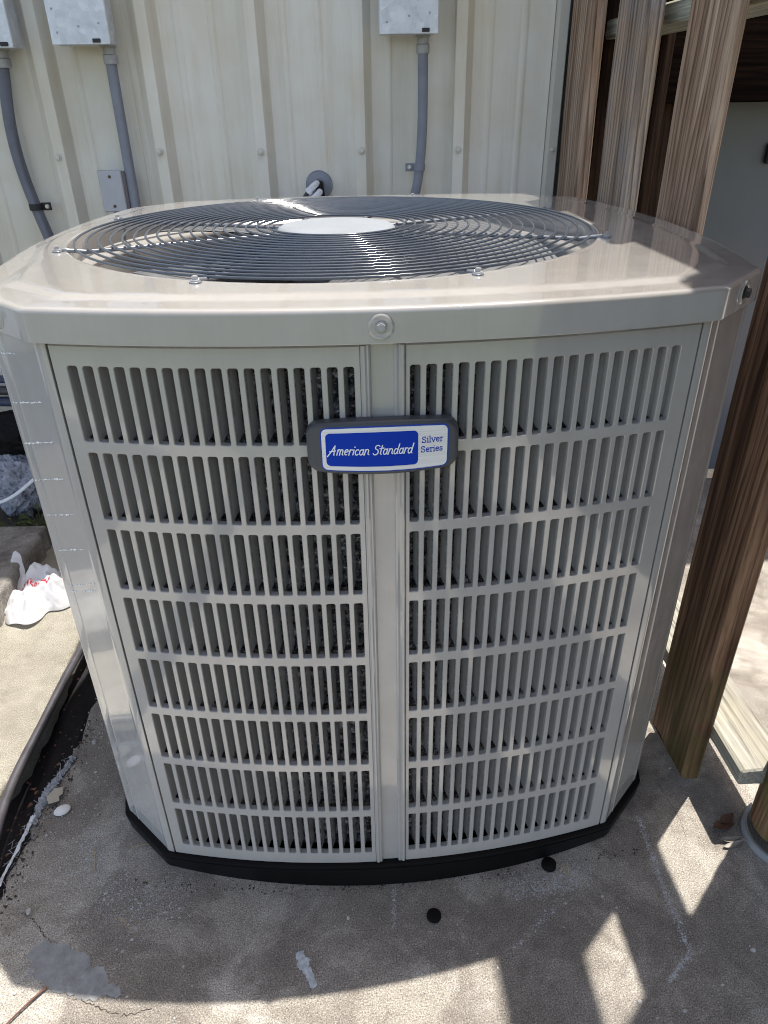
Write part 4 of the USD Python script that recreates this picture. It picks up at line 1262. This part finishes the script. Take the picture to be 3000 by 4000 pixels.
# left background clutter
def lump(cx, cy, cz, sx, sy, sz, seed, amp=0.22, sub=4, sc=3.0):
    m = trimesh.creation.icosphere(sub, 1.0)
    d = meshkit.fbm(m.vertices * sc + seed, 4, seed) - 0.5
    d2 = np.abs(meshkit.fbm(m.vertices * sc * 2.3 + seed * 2, 3, seed + 3) - 0.5)
    m.vertices = m.vertices * (1 + amp * 2 * d - amp * 1.6 * d2)[:, None]
    m.apply_scale((sx, sy, sz))
    m.apply_translation((cx, cy, cz))
    return m


obj('rag_heap', lump(-0.925, 0.665, 0.118, 0.075, 0.045, 0.100, 5, 0.40, 5, 2.6), 'grey_cloth', smooth=True, label='heap of dusty grey rags in the left corner below the black bag', cat='rags')
obj('black_bag', lump(-0.905, 0.685, 0.250, 0.075, 0.05, 0.062, 9, 0.2, 4, 1.6), 'black_plastic', smooth=True, label='black bag slumped on the grey rags by the wall', cat='bag')
for k, (z, r, mt) in enumerate(((0.385, 0.010, 'cable_blue'), (0.355, 0.012, 'cable_black'), (0.325, 0.013, 'cable_blue'))):
    names = ('topmost blue black cable of three running along the left wall', 'middle black cable of three running along the left wall', 'lowest blue black cable of three running along the left wall')
    obj('wall_cable', tube(spline([(-1.5, 0.72, z + 0.02), (-1.1, 0.715, z), (-0.9, 0.71, z + 0.004), (-0.75, 0.72, z - 0.02), (-0.6, 0.735, z - 0.05)], 40), r, 12), mt, smooth=60, label=names[k], cat='cable')
obj('white_cable', tube(spline([(-1.3, 0.56, 0.10), (-1.05, 0.555, 0.105), (-0.93, 0.55, 0.118), (-0.88, 0.55, 0.14), (-0.83, 0.56, 0.175), (-0.79, 0.58, 0.20), (-0.74, 0.62, 0.22), (-0.70, 0.70, 0.24)], 50), 0.0046, 12), 'white_cable', smooth=60,
    label='white cable drooping in front of the grey rags', cat='cable')


def weed(x, y, n, size, seed, label):
    r = np.random.default_rng(seed)
    t = thing('weed', label, 'plant', group=None)
    stems, V, F = [], [], []
    for i in range(n):
        a, L = r.uniform(0, 6.28), size * r.uniform(0.6, 1.2)
        tip = np.array([x + math.cos(a) * L * 0.6, y + math.sin(a) * L * 0.35, 0.012 + L * r.uniform(0.5, 1.0)])
        stems.append(tube(spline([(x, y, 0.011), ((x + tip[0]) / 2, (y + tip[1]) / 2, tip[2] * 0.65), tuple(tip)], 8), 0.0009, 5))
        b = a + r.normal(0, 0.4)
        d = np.array([math.cos(b), math.sin(b), r.normal(-0.1, 0.35)])
        d /= np.linalg.norm(d)
        s = np.cross(d, (0, 0, 1))
        s /= np.linalg.norm(s)
        w = size * r.uniform(0.25, 0.4)
        k = len(V)
        V += [tip, tip + d * w * 0.5 + s * w * 0.33 + (0, 0, 0.003), tip + d * w * 1.3, tip + d * w * 0.5 - s * w * 0.33 + (0, 0, 0.003), tip + d * w * 0.55]
        F += [(k, k + 1, k + 4), (k + 1, k + 2, k + 4), (k + 2, k + 3, k + 4), (k + 3, k, k + 4)]
    obj('stem', cat_(stems), 'weed_leaf', t, smooth=60)
    obj('leaves', (np.array(V), F), 'weed_leaf', t)


weed(-0.915, 0.570, 22, 0.050, 1, 'small green weed growing behind the raised step, left of two')
weed(-0.850, 0.575, 22, 0.052, 2, 'small green weed growing behind the raised step, right of two')

# bits on the pad
obj('plastic_plug', lathe([(0, 0.0085), (0.0085, 0.008), (0.0100, 0.0065), (0.0103, 0.004), (0.0075, 0.0035), (0.0070, 0.0005), (0, 0.0005)], 32, at=(0.053, -0.513, 0)), 'black_plastic', smooth=40,
    label='round black plastic cap lying on the pad in front of the condenser', cat='plug')


def blot(pts, seed, z0=0.0006, z1=0.0016, amp=0.0014):
    ring = jag(pts + [pts[0]], 0.003, amp, seed)
    return prism(sg.Polygon(ring).buffer(0), z0, z1)


def biggest(g):
    return max(g.geoms, key=lambda t: t.area) if hasattr(g, 'geoms') else g


bl = sg.Polygon(jag([(-0.137, -0.549), (-0.127, -0.546), (-0.122, -0.555), (-0.116, -0.558), (-0.119, -0.566), (-0.112, -0.578), (-0.107, -0.590), (-0.113, -0.596), (-0.119, -0.588), (-0.125, -0.573), (-0.134, -0.566), (-0.137, -0.549)], 0.0022, 0.0012, 12)).buffer(0)
obj('paint_splash', prism(biggest(bl), 0.0005, 0.0012), 'paint_flake', label='pale grey paint splash on the pad near the sunlit strip', cat='paint splash')
fl = sg.Polygon(jag([(-0.487, -0.510), (-0.478, -0.5065), (-0.470, -0.514), (-0.455, -0.512), (-0.44, -0.522), (-0.418, -0.531), (-0.402, -0.546), (-0.386, -0.552), (-0.376, -0.567), (-0.362, -0.574), (-0.358, -0.586), (-0.376, -0.583), (-0.388, -0.590), (-0.41, -0.584), (-0.43, -0.577), (-0.452, -0.571),
                     (-0.470, -0.557), (-0.490, -0.549), (-0.487, -0.538), (-0.499, -0.528), (-0.487, -0.510)], 0.004, 0.0018, 15)).buffer(0)
obj('plastic_film', prism(biggest(fl), 0.0006, 0.0018), 'film_grey', label='torn bluish grey plastic film flat on the pad at lower left', cat='film')
tw = spline([(-0.455, -0.570, 0.004), (-0.475, -0.592, 0.005), (-0.495, -0.617, 0.004), (-0.506, -0.632, 0.003)], 14)
obj('twig', tube(tw, np.linspace(0.0016, 0.0008, 14), 7), 'dry_leaf', smooth=60, label='thin brown twig on the sunlit concrete at lower left', cat='twig')
for x, y, a, L, lab in ((-0.365, -0.503, 2.4, 0.03, 'dry grass stalk just above the torn plastic film'), (-0.44, -0.41, 1.9, 0.045, 'longer dry grass stalk on the pad right of the white strap'),
                        (-0.395, -0.375, 0.2, 0.028, 'dry grass stalk near the left end of the black base'), (0.325, -0.372, 0.5, 0.02, 'short dry straw beside the right corner of the black base')):
    p = spline([(x, y, 0.002), (x + L / 2 * math.cos(a) + 0.002, y + L / 2 * math.sin(a), 0.004), (x + L * math.cos(a), y + L * math.sin(a), 0.002)], 8)
    obj('grass_stalk', tube(p, 0.0006, 5), 'straw', group='dry grass stalks on the pad', label=lab, cat='grass stalk')
# wire loop by the foot
obj('wire_tie', tube(spline([(0.246, -0.462, 0.003), (0.249, -0.460, 0.013), (0.253, -0.459, 0.017), (0.257, -0.460, 0.011), (0.256, -0.466, 0.003)], 20), 0.0007, 6), 'straw', smooth=60, label='thin bent wire standing by the black foot of the base', cat='wire')


def leaf(name, x, y, a, L, w, mat, label, seed):
    r = np.random.default_rng(seed)
    n = 9
    s = np.linspace(0, 1, n)
    wid = w * np.sin(np.pi * s ** 0.8) + 0.0004
    z = 0.004 + 0.004 * np.sin(s * 3 + seed)
    rows = []
    for k in (-1, 0, 1):
        px, py = s * L, wid * k
        rows.append(np.c_[x + px * math.cos(a) - py * math.sin(a), y + px * math.sin(a) + py * math.cos(a), z + abs(k) * 0.0025 + 0.002])
    V = np.vstack(rows)
    F = [t for b in range(2) for i in range(n - 1) for t in ((b * n + i, b * n + i + 1, (b + 1) * n + i + 1), (b * n + i, (b + 1) * n + i + 1, (b + 1) * n + i))]
    obj(name, (V, F), mat, smooth=True, label=label, cat='leaf')


leaf('dry_leaf', 0.497, -0.412, 0.25, 0.040, 0.008, 'dry_leaf', 'brown curled dry leaf left of the mossy fence post, farthest of four', 1)
leaf('dry_leaf', 0.512, -0.405, 0.6, 0.038, 0.007, 'dry_leaf', 'dark reddish dry leaf touching the mossy fence post', 2)
leaf('dry_leaf', 0.500, -0.430, 0.1, 0.036, 0.004, 'pale_leaf', 'pale grey dry leaf near the mossy fence post', 3)
leaf('dry_leaf', 0.500, -0.440, 0.15, 0.036, 0.0035, 'pale_leaf', 'narrow pale dry leaf just in front of the grey one by the fence post', 4)

def flakes(name, path, n, spread, size, mat, label, cat, seed, z=0.0008, taper=False):
    r = np.random.default_rng(seed)
    p = spline(path, 200)
    V, F = [], []
    for i in range(n):
        c = p[r.integers(0, 200)] + np.array([r.normal(0, spread), r.normal(0, spread), z])
        s_ = size * r.gamma(2.0, 0.5)
        k = r.integers(4, 7)
        a = np.sort(r.uniform(0, 2 * math.pi, k))
        ring = c + np.c_[np.cos(a), np.sin(a), r.uniform(0, 0.25, k)] * (s_ * r.uniform(0.5, 1.2, k))[:, None]
        b = len(V)
        V += list(ring)
        F += [(b, b + j, b + j + 1) for j in range(1, k - 1)]
    obj(name, (np.array(V), F), mat, label=label, cat=cat, kind='stuff')


flakes('chalk_scuff', [(0.394, -0.381, 0), (0.390, -0.43, 0), (0.388, -0.474, 0), (0.386, -0.516, 0), (0.387, -0.555, 0), (0.386, -0.584, 0)], 1500, 0.0032, 0.0006, 'chalk', 'pale chalky scuff line running along the pad left of the sunlit diamonds', 'scuff', 5)
flakes('chalk_scuff', [(0.386, -0.586, 0), (0.367, -0.599, 0), (0.344, -0.617, 0)], 480, 0.0020, 0.0007, 'chalk', 'short pale hooked end of the chalk line between the sunlit patches', 'scuff', 6)
flakes('chalk_scuff', [(0.170, -0.470, 0), (0.20, -0.480, 0), (0.235, -0.475, 0), (0.285, -0.450, 0)], 2600, 0.013, 0.00055, 'chalk', 'broad pale bloom on the concrete around the black foot of the base', 'scuff', 7)
flakes('chalk_scuff', [(0.225, -0.511, 0), (0.185, -0.54, 0), (0.154, -0.563, 0)], 380, 0.003, 0.0005, 'chalk', 'faint slanting pale streak right of the plastic plug', 'scuff', 8)
flakes('chalk_scuff', [(0.0, -0.467, 0), (-0.001, -0.495, 0), (-0.004, -0.524, 0)], 300, 0.002, 0.0005, 'chalk', 'thin pale streak straight in front of the centre post', 'scuff', 9)
flakes('chalk_scuff', [(-0.475, -0.35, 0), (-0.44, -0.40, 0), (-0.42, -0.43, 0), (-0.30, -0.462, 0)], 5200, 0.027, 0.0005, 'chalk', 'wide bluish pale bloom on the concrete left of the base', 'scuff', 10)
flakes('trench_debris', [(-0.60, 0.1, -0.038), (-0.595, -0.1, -0.036), (-0.595, -0.3, -0.036), (-0.60, -0.5, -0.036)], 130, 0.014, 0.0020, 'dry_leaf', 'brown leaf bits and dirt lying in the trench', 'debris', 11, z=0.012)
flakes('edge_dirt', [(-0.537, -0.10, 0), (-0.535, -0.20, 0), (-0.548, -0.30, 0), (-0.556, -0.40, 0), (-0.556, -0.55, 0)], 900, 0.009, 0.0012, 'soil', 'dark soil and leaf dust gathered along the trench edge of the pad', 'dirt', 12)
ang_ = np.linspace(math.radians(205), math.radians(335), 60)
flakes('base_dirt', [(0.43 * math.cos(a) * 0.98, float(arc_y(np.clip(0.43 * math.cos(a) * 0.75, -0.33, 0.33))) - 0.018, 0) for a in ang_], 700, 0.004, 0.0009, 'soil', 'thin line of dark dirt gathered in front of the black base', 'dirt', 13)
def crack(pts, w, seed):
    r = np.random.default_rng(seed)
    p = spline(pts, 60)
    t = np.gradient(p, axis=0)
    t /= np.linalg.norm(t, axis=1, keepdims=True)
    nn_ = np.c_[-t[:, 1], t[:, 0], 0 * t[:, 2]]
    p = p + nn_ * r.normal(0, 0.0011, 60)[:, None]
    h = w * np.abs(r.normal(0.8, 0.35, 60)) * np.sin(np.linspace(0.25, math.pi - 0.1, 60))
    V = np.vstack([p + nn_ * h[:, None], p - nn_ * h[:, None]])
    obj('crack', (V, [f for i in range(59) for f in ((i, i + 60, i + 61), (i, i + 61, i + 1))]), 'soil', '/World/concrete_pad')


crack([(-0.43, -0.583, 0.0007), (-0.399, -0.590, 0.0007), (-0.366, -0.604, 0.0007), (-0.336, -0.607, 0.0007), (-0.300, -0.594, 0.0007)], 0.0006, 3)
crack([(-0.545, -0.468, 0.0007), (-0.50, -0.482, 0.0007), (-0.475, -0.506, 0.0007), (-0.46, -0.512, 0.0007)], 0.0007, 4)
crack([(0.47, -0.27, 0.0007), (0.452, -0.33, 0.0007), (0.457, -0.39, 0.0007), (0.44, -0.44, 0.0007)], 0.0004, 5)

# grit
V, F = [], []
gr_ = np.random.default_rng(21)
base = trimesh.creation.icosphere(0, 1.0)
for i in range(900):
    x, y = gr_.uniform(-0.62, 0.6), gr_.uniform(-0.72, 0.0)
    if gr_.random() < 0.35:
        x, y = gr_.normal(-0.5, 0.04), gr_.uniform(-0.6, -0.1)
    if abs(x) < 0.46 and y > -0.47 or x < -0.555:
        continue
    s = gr_.gamma(2.0, 0.00045) + 0.0003
    v = base.vertices * gr_.uniform(0.6, 1.3, 3) * s + (x, y, s * 0.4)
    k = len(V) * 1
    F.append(base.faces + sum(len(t) for t in V))
    V.append(v)
obj('grit', (np.vstack(V), np.vstack(F)), 'pebble', label='fine pale grit scattered over the concrete pad', cat='grit', kind='stuff')
